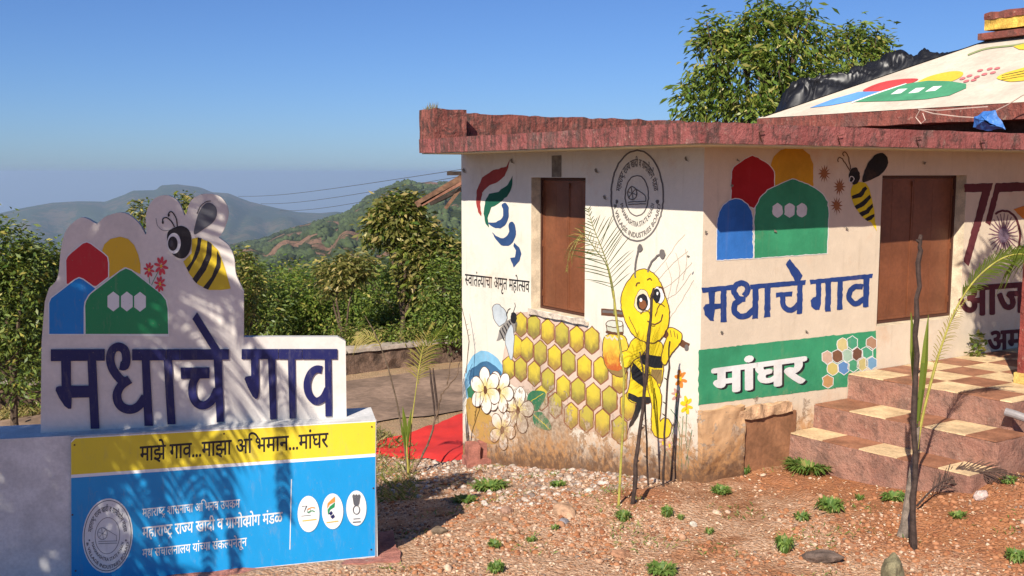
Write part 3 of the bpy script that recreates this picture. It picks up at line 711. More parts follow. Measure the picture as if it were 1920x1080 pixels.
for yy in (868, 892, 918, 940): A.ell(*Q2([(1184, yy)])[0], 2.6, 3.2, wp('fingertip', (0.84, 0.74, 0.42), .2), n=12)
outl([(1480, 850), (1500, 780), (1522, 722), (1514, 690), (1540, 672), (1600, 702), (1616, 742), (1590, 802), (1540, 862), (1502, 935), (1476, 915)], P_byel)
for p in ([(1535, 690), (1545, 740)], [(1562, 695), (1570, 745)], [(1588, 712), (1592, 752)]): A.line(Q2(p), 1.3, P_brown, curve=False)
outl([(1240, 330), (1290, 268), (1350, 252), (1412, 280), (1465, 350), (1492, 430), (1524, 530), (1520, 640), (1482, 730), (1420, 777), (1350, 770), (1283, 735), (1230, 660), (1195, 570), (1181, 470), (1202, 390)], P_byel)
A.line(Q2([(1285, 312), (1282, 230), (1305, 110)]), 3.0, P_grey); A.line(Q2([(1372, 272), (1400, 195), (1460, 140)]), 3.0, P_grey)
A.ell(*Q2([(1317, 95)])[0], 4.8, 7.6, P_grey); A.ell(*Q2([(1480, 138)])[0], 5.4, 8.4, P_grey)
outl([(1282, 520), (1290, 450), (1325, 397), (1368, 418), (1392, 490), (1376, 545), (1320, 558)], wp('eyeshade', (0.72, 0.62, 0.40), .2), wd=1.0)
A.poly(Q2([(1345, 430), (1385, 470), (1388, 520), (1370, 545), (1350, 520)]), P_white, curve=True)
A.ell(*Q2([(1336, 488)])[0], 11, 16, P_black); A.ell(*Q2([(1338, 505)])[0], 7, 9, wp('iris', (0.22, 0.08, 0.03), .2)); A.ell(*Q2([(1326, 472)])[0], 2.6, 3.8, P_white, n=14)
outl([(1412, 430), (1440, 375), (1480, 398), (1494, 450), (1474, 492), (1436, 480)], P_white, wd=1.0)
A.ell(*Q2([(1440, 440)])[0], 7, 14, P_black); A.ell(*Q2([(1446, 425)])[0], 1.8, 3, P_white, n=12)
for p, wd in (([(1290, 372), (1302, 348), (1320, 350)], 2.4), ([(1370, 325), (1388, 318), (1402, 332)], 2.2), ([(1372, 622), (1400, 642), (1440, 645), (1472, 618), (1482, 575)], 2.2), ([(1325, 570), (1355, 545), (1385, 560), (1395, 600)], 1.6), ([(1430, 590), (1440, 560), (1465, 500), (1500, 520)], 1.4), ([(1240, 590), (1262, 640), (1300, 720)], 1.2), ([(1395, 640), (1410, 660), (1430, 655)], 1.2), ([(1455, 380), (1478, 388), (1495, 420)], 3.2)):
    A.line(Q2(p), wd, P_brown)
A.build('painted_cartoon_bee', house)
# garden flowers by the corner
A = Art(PL)
for st in ([(1605, 300), (1590, 430), (1580, 560), (1600, 700), (1580, 940)], [(1575, 400), (1570, 560), (1545, 700), (1590, 850)], [(1650, 520), (1645, 700), (1660, 860), (1655, 950)], [(1535, 490), (1585, 570), (1600, 620)], [(1625, 540), (1610, 760), (1615, 930)], [(1690, 640), (1665, 760), (1640, 900)], [(1480, 760), (1530, 860), (1535, 940)]):
    A.line(Q3(st), 1.3, P_dgreen, up=False)
for (cx, cy, s_, m) in ((1605, 270, 42, P_orange), (1575, 388, 32, P_pink), (1650, 462, 42, P_byel), (1480, 735, 26, P_pink), (1528, 755, 24, P_pink)):
    for k in range(6):
        t = k * math.pi / 3 + .3; A.ell(*Q3([(cx + s_ * .55 * math.cos(t), cy + s_ * 1.0 * math.sin(t))])[0], s_ * .34 * .26, s_ * .62 * .26, m, rot=math.degrees(t) - 90, n=12)
        A.k -= 1
    A.k += 1; A.ell(*Q3([(cx, cy)])[0], 2.2, 4, P_byel if m != P_byel else P_orange, n=10)
A.build('painted_garden_flowers', house)

Art.wob = 0.0
A = Art(PR, .012)
for x, y, a_ in ((1287, 478, .4), (1350, 620, .3), (1509, 618, 1.3), (1380, 297, 1.2), (1369, 345, .3), (1730, 303, 0), (1584, 425, 1.1), (1450, 430, .9), (1320, 432, .2)):
    A.poly([(x, y), (x + 5, y + 1 + 3 * a_), (x + 2 + 3 * a_, y + 6), (x - 1, y + 4)], MATS['recess_shade_and_chip_grey'])
A.build('plaster_chips', house)['kind'] = 'stuff'
A = Art(PL, .012)
for x, y in ((1285, 296), (1116, 318), (958, 300), (868, 318), (1132, 368)): A.poly([(x, y), (x + 3, y - 3), (x + 5, y + 4), (x + 9, y + 7), (x + 2, y + 5)], MATS['recess_shade_and_chip_grey'])
A.build('plaster_chips', house)['kind'] = 'stuff'
# ---- steps with chequered tiles
steps = thing('entrance_steps', 'red oxide steps with cream and brown chequered tile treads rising to the porch', 'steps', W(1.1, -.9, 0))
M_riser = red_oxide('riser_oxide', (0.33, 0.155, 0.11), .5, False)
M_tc = plain('cream_tile', (0.68, 0.48, 0.27), 0.55, 0.26, 4, 0.2, .003); M_tb = plain('brown_tile', (0.31, 0.135, 0.075), 0.6, 0.28, 5, 0.12, .002)
s3a = aof(1590, 700); s2a = aof(1527, 757); s1a = aof(1477, 810)
z3 = PR.pt(1590, 700).z; z2 = PR.pt(1527, 757).z; z1 = PR.pt(1477, 810).z
T_ = .37; TH = .012
_r = ray(-570, 325); DT = Vector((_r.x, _r.y, 0)).normalized(); DT = DT / DT.dot(DL)      # the steps stand a little askew to the wall
def WS(a, b, z): return CN + DR * a + DT * b + UP * z
def sb(px, py, z):
    q = onz(px, py, z) - CN; return (q.dot(DL))
L1, L2, L3 = sb(1822, 893, z1), sb(1872, 829, z2), sb(1886, 757, z3)
print('step lengths', L1, L2, L3)
def tiles(a0, b0, na, nb, z, par, ta=T_, bend=-1.85):
    for i in range(na):
        for j in range(nb):
            m = MB(); a = a0 + i * ta; b = b0 - j * T_
            b1 = max(b - T_ + .004, bend)
            if b1 > b - .03: continue
            m.wbox(a + .002, a + ta - .002, b1, b, z - TH, z + random.uniform(-.0012, .0012), fr=WS)
            m.build('tile', M_tc if (i + j + par) % 2 == 0 else M_tb, steps)
for (a0, a1, z, l) in ((s1a, s2a, z1, L1), (s2a, s3a, z2, L2), (s3a, 8.4, z3, L3)):
    m = MB(); m.wbox(a0, a1, l, -.002, -.45, z - TH - .001, fr=WS)
    o = m.build('step', M_riser, steps); roughen(o, .012, 6, .09, a0)
tiles(s1a + .004, -.006, 1, 5, z1, 0, s2a - s1a - .004, L1 + .03); tiles(s2a + .004, -.006, 1, 5, z2, 1, s3a - s2a - .004, L2 + .03)
tiles(s3a + .004, -.006, 16, 5, z3, 0, .41, L3 + .02)
# porch post
post = thing('porch_post', 'short red painted masonry post with a yellow foot at the right edge of the porch', 'post', W(2.9, -1.2, z3))
pc = Plane(W(2.9, -1.2, z3), -DR); q = pc.pt(1907, 700); pb = ab(q)[1]
m = MB(); m.wbox(2.9, 3.12, pb - .22, pb, z3 + .10, z3 + 1.15); o = m.build('shaft', red_oxide('post_red', (.24, .045, .035), .3), post); roughen(o, .006, 9, .05)
m = MB(); m.wbox(2.88, 3.14, pb - .24, pb + .02, z3 + .001, z3 + .10); m.build('foot', plain('yellow_paint', (.58, .38, .11), .9, .4, 9, .6, .01), post)

# ---- hip roofed main house behind
roofz = thing('hip_roof_house', 'taller house behind with a sloping cream roof painted with coloured domes', 'house', W(5, 1, ZT))
PA = Plane(W(4, 0, 0), -DR); K = PA.pt(1420, 222); _, Kb = ab(K); RZ = K.z; FB = -3.2; half = (Kb - FB) / 2
TAN = .477
def rp(a, b): return W(a, b, RZ + TAN * min(a - 4, Kb - b, b - FB, 1e9))
m = MB(); R0 = W(4 + half, FB + half, RZ + TAN * half); R1 = W(14, FB + half, RZ + TAN * half)
Aa, Bb = W(4, FB, RZ), W(4, Kb, RZ)
for f in ([Aa, R0, Bb], [Bb, R0, R1, W(14, Kb, RZ)], [Aa, W(14, FB, RZ), R1, R0]): m.face(f, 0)
M_roof = plain('limewashed_roof', (0.60, 0.51, 0.40), 0.85, 0.12, 2, 0.5, .02)
m.build('roof', M_roof, roofz)
m = MB(); m.wbox(4, 14, FB, Kb, RZ - .17, RZ - .004); o = m.build('eave', M_oxide, roofz); roughen(o, .014, 5, .16, 8)
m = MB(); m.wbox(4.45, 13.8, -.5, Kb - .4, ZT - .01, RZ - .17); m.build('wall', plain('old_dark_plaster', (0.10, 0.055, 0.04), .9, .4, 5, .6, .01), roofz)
PRF = Plane(Aa, (Bb - Aa).cross(R0 - Aa)); 
if PRF.n.z < 0: PRF.n = -PRF.n
A = Art(PRF, .006); pk = lambda n, c: plain('roof_' + n, c, .8, .12, 3, .3, .01)
A.poly([(1722, 157), (1735, 147), (1760, 139), (1790, 134), (1806, 137), (1800, 146), (1775, 155)], pk('yel', (.74, .50, .05)), curve=True)
A.poly([(1618, 171), (1650, 156), (1690, 149), (1722, 149), (1700, 160), (1655, 172)], pk('red', (.55, .06, .06)), curve=True)
A.poly([(1518, 203), (1560, 187), (1610, 173), (1652, 172), (1600, 190), (1560, 198)], pk('blue', (.12, .30, .62)))
A.line([(1597, 193), (1655, 172), (1700, 158)], 2.5, pk('white', (.8, .78, .72)), curve=False)
A.poly([(1602, 192), (1655, 173), (1700, 158), (1740, 152), (1780, 153), (1812, 158), (1812, 166), (1780, 180), (1735, 187), (1680, 190)], pk('green', (.07, .28, .14)))
for x, y in ((1675, 172), (1708, 170), (1740, 167)): A.poly([(x - 5, y + 6), (x + 10, y - 4), (x + 27, y - 5), (x + 14, y + 4)], pk('white', (.8, .78, .72))); A.k -= 1
A.k += 1
for x, y in ((1805, 148), (1818, 143), (1826, 151), (1838, 133), (1846, 140), (1856, 130), (1862, 137), (1870, 129), (1832, 145), (1812, 153)): A.ell(x, y, 6, 2.2, pk('pink', (.55, .16, .16)), rot=-15, n=10); A.k -= 1
A.k += 1
A.poly([(1869, 147), (1882, 139), (1905, 132), (1935, 126), (1935, 148), (1900, 154), (1882, 152)], pk('yel', (.74, .50, .05)), curve=True)
for d in (0, 5, 10): A.line([(1878, 143 + d * .8), (1935, 131 + d)], 1.4, pk('black', (.03, .03, .03)), curve=False, up=False)
A.line([(1815, 104), (1850, 92), (1900, 86), (1935, 80)], 3.0, pk('olive', (.25, .28, .12)), curve=True); A.poly([(1900, 88), (1935, 80), (1935, 94), (1912, 94)], pk('yel', (.74, .50, .05)))
A.build('painted_roof_logo', roofz)
# stack of slabs on the apex
PT = Plane(W(5.9, 0, 0), -DR); t1 = PT.pt(1847, 27); t0 = PT.pt(1847, 57); tb = ab(t1)[1]; u1 = PT.pt(1845, 64); u0 = PT.pt(1845, 76)
m = MB(); m.wbox(5.9, 7.4, tb - 1.6, tb, t0.z, t1.z); o = m.build('water_tank_slab', None or MATS.get('x') or plain('flaking_yellow', (.62, .38, .07), .8, .5, 7, .8, .02), roofz); roughen(o, .012, 6, .1, 2)
m = MB(); m.wbox(5.89, 7.41, tb - 1.61, tb + .01, t0.z + (t1.z - t0.z) * .62, t1.z + .015); o = m.build('slab_rim', M_oxide, roofz); roughen(o, .02, 8, .08, 2)
m = MB(); m.wbox(5.8, 7.5, tb - 1.7, tb + .02, u0.z, u1.z); m.build('lower_slab', M_oxide, roofz)
m = MB(); m.wbox(6.1, 7.3, tb - 1.5, tb - .15, RZ + .5, t0.z); m.build('tank_wall', M_oxide, roofz)
# black tarp: heaped folds along the hip, falling down the far slope
def hip_t(px):
    lo, hi = 0.0, 1.0
    for _ in range(40):
        m_ = (lo + hi) / 2; p = W(4 + half * m_, Kb - half * m_, RZ + TAN * half * m_); x = 960 + F * p.x / (p.y * CP - (p.z - EYE) * SP)
        if x < px: lo = m_
        else: hi = m_
    return lo
def pyof(p): return 540 - F * (p.y * SP + (p.z - EYE) * CP) / (p.y * CP - (p.z - EYE) * SP)
SIL = [(1432, 214), (1467, 199), (1470, 184), (1482, 160), (1500, 145), (1533, 141), (1567, 134), (1593, 130), (1625, 115), (1656, 104), (1671, 90), (1690, 86), (1721, 93), (1752, 84), (1780, 87), (1814, 92), (1844, 84)]
PROF = []
for x_, y_ in SIL:
    t = hip_t(x_); p = W(4 + half * t, Kb - half * t, RZ + TAN * half * t); PROF.append((t, max(0.02, (pyof(p) - y_) / F * p.y)))
bm = bmesh.new(); NU, NV = 260, 44; grid = []
for i in range(NU + 1):
    t = PROF[0][0] + (PROF[-1][0] + .03 - PROF[0][0]) * i / NU; row = []
    hgt = PROF[-1][1]
    for (ta, ha), (tb_, hb) in zip(PROF, PROF[1:]):
        if t <= tb_: hgt = ha + (hb - ha) * max(0, (t - ta)) / (tb_ - ta); break
    for j in range(NV + 1):
        v = j / NV; u = -.10 + v * 1.5; a = 4 + half * t + max(u, 0) * .25 + min(u, 0) * .6; b = Kb - half * t + max(u, 0) * .45 + min(u, 0) * .3
        prof = math.sin(min(1, v * 3.2) * math.pi / 2) * (1 - .35 * max(0, v - .3))
        q = Vector((t * 9.3 + v * 1.9, v * 2.1 - t * 5.1, 2.37)); wv_ = mn.noise_vector(q * .7) * 1.4; q = q + wv_; w1 = max(-.9, 1 - abs(mn.noise(q)) * 3.6); w2 = max(-.9, 1 - abs(mn.noise(q * 2.17 + wv_ * 1.3 + Vector((5, 1, 0)))) * 4)
        fold = (.055 * w1 + .045 * w2) * min(1, hgt / .22)
        base = RZ + TAN * half * t - (.012 if v == 0 else 0)
        z = base + prof * (hgt - .08) + fold * min(1, v * 9) * 1.0 - 1.3 * max(0, v - .3)
        p = W(a, b, z) + Vector((mn.noise(q * 1.5), mn.noise(q * 1.4 + Vector((3, 3, 3))), 0)) * .07 * min(1, v * 6); row.append(bm.verts.new(p))
    grid.append(row)
for i in range(NU):
    for j in range(NV): bm.faces.new((grid[i][j], grid[i + 1][j], grid[i + 1][j + 1], grid[i][j + 1]))
me = bpy.data.meshes.new('black_tarpaulin'); bm.to_mesh(me); bm.free(); me.polygons.foreach_set('use_smooth', [True] * len(me.polygons))
M_tarp = plain('black_plastic', (0.012, 0.012, 0.014), .40, .2, 4, .12, .006); M_tarp.node_tree.nodes['Principled BSDF'].inputs['Specular IOR Level'].default_value = .4; me.materials.append(M_tarp)
o = bpy.data.objects.new('black_tarpaulin', me); col.objects.link(o); tag(o, 'crumpled black plastic tarpaulin draped over the sloping roof edge', 'tarpaulin')
# rebar hooks in the fascia
M_iron = plain('rusty_iron', (0.08, 0.035, 0.02), .8, .3, 20)
for i, (x, y) in enumerate(((1424, 252), (1571, 258), (1718, 262), (1838, 268))):
    PF = Plane(W(0, -.59, 0), -DL); m = MB(); p = PF.pt(x - 5, y - 4, .025); p1 = PF.pt(x + 6, y - 5, .02); p2 = PF.pt(x + 4, y + 14, .004)
    m.tube([p1, p, p2], .0042, 5); o = m.build('rebar_hook', M_iron)
    tag(o, ['bent rebar hook on the red slab edge above the red dome', 'bent rebar hook on the slab edge above the bee painting', 'bent rebar hook on the slab edge above the brown shutters', 'bent rebar hook on the slab edge below the blue bag'][i], 'hook', 'rebar hooks on the slab edge')
# ropes and blue bag
M_rope = plain('pale_rope', (.55, .42, .34), .8)
def rope(pts, label, d=None, r=.006):
    m = MB(); m.tube([Vector(p) for p in pts], r, 5); return tag(m.build('rope', M_rope), label, 'rope', 'ropes along the roof edge')
PF = Plane(W(3.8, 0, 0), -DR)
def prf(x, y): return PF.pt(x, y, 0)
rope([prf(1722, 205), prf(1760, 207), prf(1810, 203), prf(1852, 200)], 'straight upper rope stretched under the eave')
rope([prf(1722, 205), prf(1750, 213), prf(1800, 219), prf(1835, 221)], 'sagging lower rope leading to the blue bag')
rope([prf(1868, 207), prf(1890, 196), prf(1915, 180), prf(1935, 172)], 'diagonal rope rising from the blue bag to the roof')
rope([prf(1725, 206), prf(1717, 220), prf(1727, 232), prf(1735, 225), prf(1730, 212)], 'loose loop of rope knotted below the eave')
bm = bmesh.new(); pts = [(1826, 220), (1842, 210), (1866, 208), (1878, 226), (1885, 243), (1850, 244), (1824, 240)]
vs = []; 
m = MB(); C0 = prf(1855, 228); ring_ = [prf(x, y) for x, y in pts]
for k in range(7):
    a, b = ring_[k], ring_[(k + 1) % 7]; m.face([a, b, C0 - DR * .10 + Vector((0, 0, random.uniform(-.02, .02)))]); m.face([b, a, C0 + DR * .05])
o = m.build('blue_bag', plain('blue_plastic', (.05, .17, .48), .4, .2, 20, .6, .01)); roughen(o, .02, 14, .03); tag(o, 'crumpled blue plastic bag hanging from the rope under the eave', 'bag')

# ================================================================== SIGN
_r = ray(9500, 325); DS = Vector((_r.x, _r.y, 0)).normalized(); NS = Vector((DS.y, -DS.x, 0))
if NS.y > 0: NS = -NS
SP0 = gpt(705, 1048)
S0 = Plane(SP0, NS)                      # front of the painted base
S1 = Plane(SP0 - NS * .12, NS)           # front of the upper board
sign = thing('village_sign', 'large painted village sign with bee and coloured domes above a yellow and blue panel', 'sign', SP0)
M_board = plain('sign_board_paint', (0.65, 0.60, 0.545), 0.5, 0.07, 4, 0.08, .003)
M_side = plain('sign_plaster', (0.50, 0.48, 0.46), 0.75, 0.14, 5, 0.3, .005)
def slabof(outline, plane, th, mats, name, parent):
    n = len(outline); m = MB(); fr = [plane.pt(x, y) for x, y in outline]; bk = [p - plane.n * th for p in fr]
    tr = tessellate_polygon([[Vector((x, y, 0)) for x, y in outline]])
    m.v = [tuple(p) for p in fr + bk]
    for t in tr:
        m.f.append(tuple(t)); m.m.append(0); m.f.append(tuple(n + k for k in t[::-1])); m.m.append(1)
    for k in range(n): m.f.append((k, (k + 1) % n, n + (k + 1) % n, n + k)); m.m.append(1)
    return m.build(name, mats, parent)
def arcpts(x0, y0, pts): return pts
def smoothline(pts, n=5): return [(p.x, p.y) for p in cr(pts, n)]
out = [(76, 812), (78, 640), (84, 565)] + smoothline([(92, 540), (108, 520), (114, 470), (124, 432), (152, 408), (178, 418)]) + \
    smoothline([(182, 420), (200, 405), (232, 399), (258, 416), (273, 440)]) + smoothline([(275, 436), (274, 400), (288, 374), (312, 366), (334, 378), (346, 404)]) + \
    smoothline([(350, 400), (358, 376), (380, 364), (408, 366), (424, 382), (428, 404), (420, 430), (410, 446)]) + \
    smoothline([(414, 448), (430, 462), (439, 484), (442, 512), (450, 532), (457, 546)]) + [(457, 632), (634, 632), (648, 640), (650, 800)]
slabof(out, S1, .07, [M_board, M_side], 'upper_board', sign)
# base block
m = MB(); gl = SP0.z - .3
pl = S0.pt(-90, 900); pl.z = 0; tl = S0.pt(-90, 818).z
def sgn(u, z, d): p = SP0 + DS * u - NS * d; return Vector((p.x, p.y, z))
uL = (pl - SP0).dot(DS); uB = (S0.pt(131, 900) - SP0).dot(DS); zt0 = S0.pt(706, 786).z; uR = (S0.pt(706, 900) - SP0).dot(DS); ztl = S0.pt(131, 817).z; ztll = ztl
m.box8([sgn(uL, gl, 0), sgn(uR, gl, 0), sgn(uR, gl, .38), sgn(uL, gl, .38), sgn(uL, ztll, 0), sgn(uR, zt0, 0), sgn(uR, zt0, .38), sgn(uL, ztll, .38)])
o = m.build('base', plain('base_plaster', (0.62, 0.60, 0.57), 0.75, 0.14, 5, 0.3, .005), sign)
# coping of the base
# painted sheet
slabof([(132, 819), (705.5, 787), (703.5, 1045), (132, 1102)], Plane(SP0 + NS * .012, NS), .010, [M_side, M_side], 'metal_sheet', sign)
SB = Plane(SP0 + NS * .012, NS); A = Art(SB, .002)
G_yel = print_paint('print_yellow', (0.72, 0.56, 0.035), .35); G_blu = print_paint('print_blue', (0.008, 0.27, 0.60), .35); G_wht = print_paint('print_white', (0.78, 0.78, 0.78), .4); G_blk = print_paint('print_black', (0.015, 0.012, 0.015), .4)
G_navy = print_paint('print_navy', (0.009, 0.011, 0.085), .4); G_red = print_paint('print_red', (0.50, 0.012, 0.022), .35); G_yelD = print_paint('print_ochre', (0.68, 0.42, 0.02), .4); G_grn = print_paint('print_green', (0.012, 0.24, 0.085), .35); G_blD = print_paint('print_cobalt', (0.0, 0.20, 0.56), .35)
G_lw = print_paint('print_offwhite', (0.72, 0.72, 0.70), .4); G_grey = print_paint('print_grey', (0.09, 0.095, 0.11), .4); G_pet = print_paint('print_petal', (0.60, 0.05, 0.07), .4); G_by = print_paint('print_beeyellow', (0.62, 0.45, 0.02), .4)
A.poly([(140, 820.5), (704, 789), (703.8, 1043), (133.5, 1100), (133, 828)], G_wht)
A.poly([(142, 822), (704, 790.5), (703.7, 850), (133.5, 890), (133.3, 830)], G_yel); A.k -= 1
A.poly([(133.5, 896), (703.7, 856), (703.2, 1042), (133.8, 1099)], G_blu)
A.text('माझे गाव...माझा अिभमान...मांघर', 262, 864, 616, 838, 25.5, G_blk, .02)
A.text('महाराष/ट^ शासनाचा अिभनव उपक^म', 267, 969, 450, 951, 14.5, G_lw, .012)
A.text('महाराष/ट^ राज/य खादी व ग^ामोद/योग मंडळ', 267, 1008, 530, 979, 18.5, G_lw, .02)
A.text('मध संचालनालय यांच/या संकल/पनेतून', 267, 1045, 463, 1023, 14.5, G_lw, .012)
A.line([(546.5, 898), (543.5, 1030)], 1.6, G_lw, curve=False)
A.ell(202, 1004, 47, 70, G_lw, rot=4)
seal(A, 202, 1004, 44, 66, 23, 34, G_grey, 1.4, rot=4, h=9)
for cx, cy, rx, ry in ((578.5, 963, 20.5, 34), (623.5, 958, 20, 33.5), (668, 952, 19, 33)): A.ell(cx, cy, rx, ry, G_lw)
# small prints in the ovals
k0 = A.k
A.line([(566, 949), (575, 948), (570, 960)], 1.3, G_grey, curve=False); A.ring(579, 957, 3.2, 4.5, .9, G_grey, n=16)
A.line([(577, 955), (584, 951), (591, 952)], 2, print_paint('print_saffron', (.75, .25, .05)), curve=True); A.line([(577, 960), (585, 957), (590, 959)], 2, G_grn)
A.line([(565, 967), (583, 965)], 1.0, G_grey, curve=False); A.line([(567, 976), (593, 973)], 1.8, G_yelD, curve=False)
A.poly([(628, 930), (628, 940), (618, 945), (613, 953), (614, 943), (620, 937)], print_paint('print_saffron', (.75, .25, .05))); A.poly([(628, 941), (627, 950), (619, 955), (615, 965), (614, 955), (619, 948)], G_grn)
A.poly([(621, 957), (624, 961), (620, 966), (616, 962)], G_navy); A.poly([(625, 963), (628, 968), (623, 972), (619, 968)], G_navy); A.line([(612, 979), (634, 976)], 1.6, G_yelD, curve=False)
for x in (663, 668, 673): A.ell(x, 930, 2.6, 4.2, G_grey, n=12)
A.poly([(661, 933), (675, 932), (673, 944), (663, 945)], G_grey); A.ring(668, 955, 6, 8, 1.6, G_grey, n=20); A.line([(664, 945), (672, 945)], 3, G_grey, curve=False)
A.line([(662, 972), (675, 971)], 1.2, G_grey, curve=False); A.line([(661, 978), (676, 977)], 1.8, G_grey, curve=False)
A.build('printed_panel', sign)
for x_, y_ in ((140, 834), (697, 800), (696, 1030), (142, 1070), (136, 965), (420, 813), (700, 915)):
    c = SB.pt(x_, y_, .002); m = MB(); m.tube([c, c + NS * .004], .006, 8); m.build('screw', M_iron, sign)
# upper art
Q = Zc(0, 340); A = Art(S1, .002)
red = [(482, 740), (479, 570), (490, 545), (520, 515), (600, 450), (628, 441), (655, 452), (745, 520), (775, 548), (782, 590), (782, 690), (695, 757)]
yel = [(1016, 670), (1016, 600), (1000, 530), (970, 460), (925, 415), (870, 400), (800, 415), (755, 455), (738, 500), (785, 560), (785, 700), (900, 620)]
grn = [(620, 1103), (617, 900), (625, 860), (655, 815), (870, 650), (910, 630), (950, 645), (1165, 815), (1200, 860), (1212, 920), (1217, 1103)]
blu = [(357, 1103), (357, 880), (372, 845), (545, 712), (572, 700), (600, 710), (690, 775), (640, 820), (612, 870), (606, 910), (606, 1103)]
domes(A, Q, red, yel, grn, blu, [(820, 868), (918, 868), (1013, 870)], 42, 72, G_red, G_yelD, G_grn, G_blD, G_lw, 4.2)
A.build('dome_logo', sign)
A = Art(S1, .002)
for st in ([(1078, 690), (1085, 750)], [(1145, 650), (1100, 740), (1098, 760)]): A.line(Q(st), 1.2, G_grn)
for cx, cy, s_ in ((1078, 640, 36), (1166, 612, 46), (1157, 742, 38)):
    for k in range(8):
        t = k * math.pi / 4 + .2; A.ell(*Q([(cx + s_ * .62 * math.cos(t), cy + s_ * 1.0 * math.sin(t))])[0], s_ * .24 * .26, s_ * .55 * .26, G_pet, rot=math.degrees(math.atan2(1.0 * math.sin(t), .62 * math.cos(t))) - 90, n=12); A.k -= 1
    A.k += 1; A.ell(*Q([(cx, cy)])[0], 2.2, 3.4, G_yelD, n=12)
A.build('printed_flowers', sign)
A = Art(S1, .002)
A.poly(Q([(1388, 415), (1430, 405), (1520, 440), (1580, 500), (1625, 620), (1668, 775), (1600, 785), (1510, 785), (1430, 745), (1370, 670), (1325, 580), (1385, 520)]), G_by); A.k += 1
for p in ([(1430, 405), (1458, 412), (1445, 500), (1420, 560), (1400, 590), (1365, 655), (1348, 625), (1385, 580), (1408, 520), (1425, 460)], [(1500, 430), (1532, 455), (1530, 540), (1490, 640), (1420, 738), (1392, 705), (1450, 620), (1490, 530)], [(1570, 500), (1598, 560), (1595, 620), (1560, 690), (1505, 783), (1468, 768), (1530, 690), (1565, 600)]):
    A.poly(Q(p), G_blk); A.k -= 1
A.k += 1
A.poly(Q([(1405, 382), (1415, 300), (1440, 220), (1480, 165), (1520, 155), (1560, 185), (1568, 235), (1545, 290), (1480, 340)]), G_grey, curve=True)
A.line(Q([(1425, 235), (1450, 180), (1490, 148), (1525, 142)]), 1.4, G_blk)
A.poly(Q([(1215, 365), (1270, 330), (1320, 323), (1368, 355), (1385, 430), (1370, 510), (1330, 555), (1280, 550), (1235, 510), (1210, 440)]), G_blk, curve=True, n=4)
A.ell(*Q([(1258, 448)])[0], 49 * .26, 75 * .26, G_lw); A.ell(*Q([(1250, 450)])[0], 35 * .26, 52 * .26, G_blk); A.ell(*Q([(1238, 450)])[0], 14 * .26, 24 * .26, print_paint('print_dark', (.05, .05, .06)))
A.line(Q([(1262, 330), (1240, 290), (1205, 262), (1178, 272), (1180, 300)]), 2.2, G_blk); A.line(Q([(1282, 325), (1275, 270), (1245, 222), (1222, 228), (1218, 250)]), 2.2, G_blk); A.line(Q([(1225, 352), (1180, 355), (1140, 320), (1128, 265)]), .9, G_grey)
A.ell(*Q([(1178, 297)])[0], 2, 3, G_blk, n=10); A.ell(*Q([(1220, 245)])[0], 2, 3, G_blk, n=10)
A.build('printed_bee', sign)
# raised letters
Q = Zc(0, 600); Q5 = Zc(400, 580); TH_L = .012
class Solid(Art):
    def poly(s, pts, m, holes=None, curve=False, n=6):
        s.k = 0; i = len(s.mb.v); Art.poly(s, pts, m, holes, curve, n); s.k = 0
        P = cr(pts, n, True) if curve else [Vector(p[:2]) for p in pts]; nb = len(P); j = len(s.mb.v)
        s.mb.v += [tuple(s.p.pt(q.x, q.y, 0.0)) for q in P]
        for k in range(nb): s.mb.f.append((i + k, i + (k + 1) % nb, j + (k + 1) % nb, j + k)); s.mb.m.append(s.mi(m))
        return s
letters = []
def letter(shapes, label):
    A = Solid(S1, TH_L); 
    for i, (kind, pts, *r) in enumerate(shapes):
        A.base = TH_L + i * .0006
        if kind == 'p': A.poly(pts, G_navy)
        else:
            P = cr(pts, 6); wd = r[0] / 2; L_, Rr = [], []
            for k in range(len(P)):
                t = (P[min(k + 1, len(P) - 1)] - P[max(k - 1, 0)]).normalized(); nn = Vector((-t.y, t.x)); L_.append(P[k] + nn * wd); Rr.append(P[k] - nn * wd)
            A.poly([(q.x, q.y) for q in L_] + [(q.x, q.y) for q in reversed(Rr)], G_navy)
    A.build('letter', sign)
letter([('p', Q([(370, 212), (757, 210), (757, 292), (370, 296)])), ('p', Q([(444, 280), (512, 280), (514, 474), (650, 474), (652, 557), (519, 560), (516, 638), (498, 640), (470, 620), (430, 560), (404, 505), (408, 486), (425, 478), (448, 476)])), ('p', Q([(634, 280), (695, 280), (719, 782), (658, 783)]))], '')
letter([('s', Q([(868, 328), (905, 330), (914, 270), (900, 215), (858, 192), (815, 215), (798, 275), (812, 345), (850, 405), (885, 440)]), 15.5), ('s', Q([(938, 428), (880, 470), (848, 530), (855, 590), (890, 632), (950, 645), (1005, 618), (1050, 555)]), 16), ('p', Q([(1026, 280), (1082, 280), (1107, 762), (1046, 763)])), ('p', Q([(957, 211), (1200, 211), (1200, 290), (957, 290)]))], '')
letter([('p', Q([(1184, 280), (1243, 280), (1270, 750), (1212, 752)])), ('p', Q([(1205, 211), (1300, 211), (1300, 288), (1205, 288)]))], '')
letter([('p', Q([(1306, 343), (1515, 342), (1515, 420), (1310, 424)])), ('s', Q([(1425, 400), (1395, 460), (1393, 540), (1425, 600), (1480, 615), (1535, 575), (1572, 500)]), 15), ('p', Q([(1546, 280), (1603, 280), (1620, 733), (1567, 735)])), ('p', Q([(1304, 211), (1655, 210), (1655, 284), (1304, 288)])), ('p', [(369.5, 585.5), (361, 597.5), (398, 657), (414, 657)])], '')
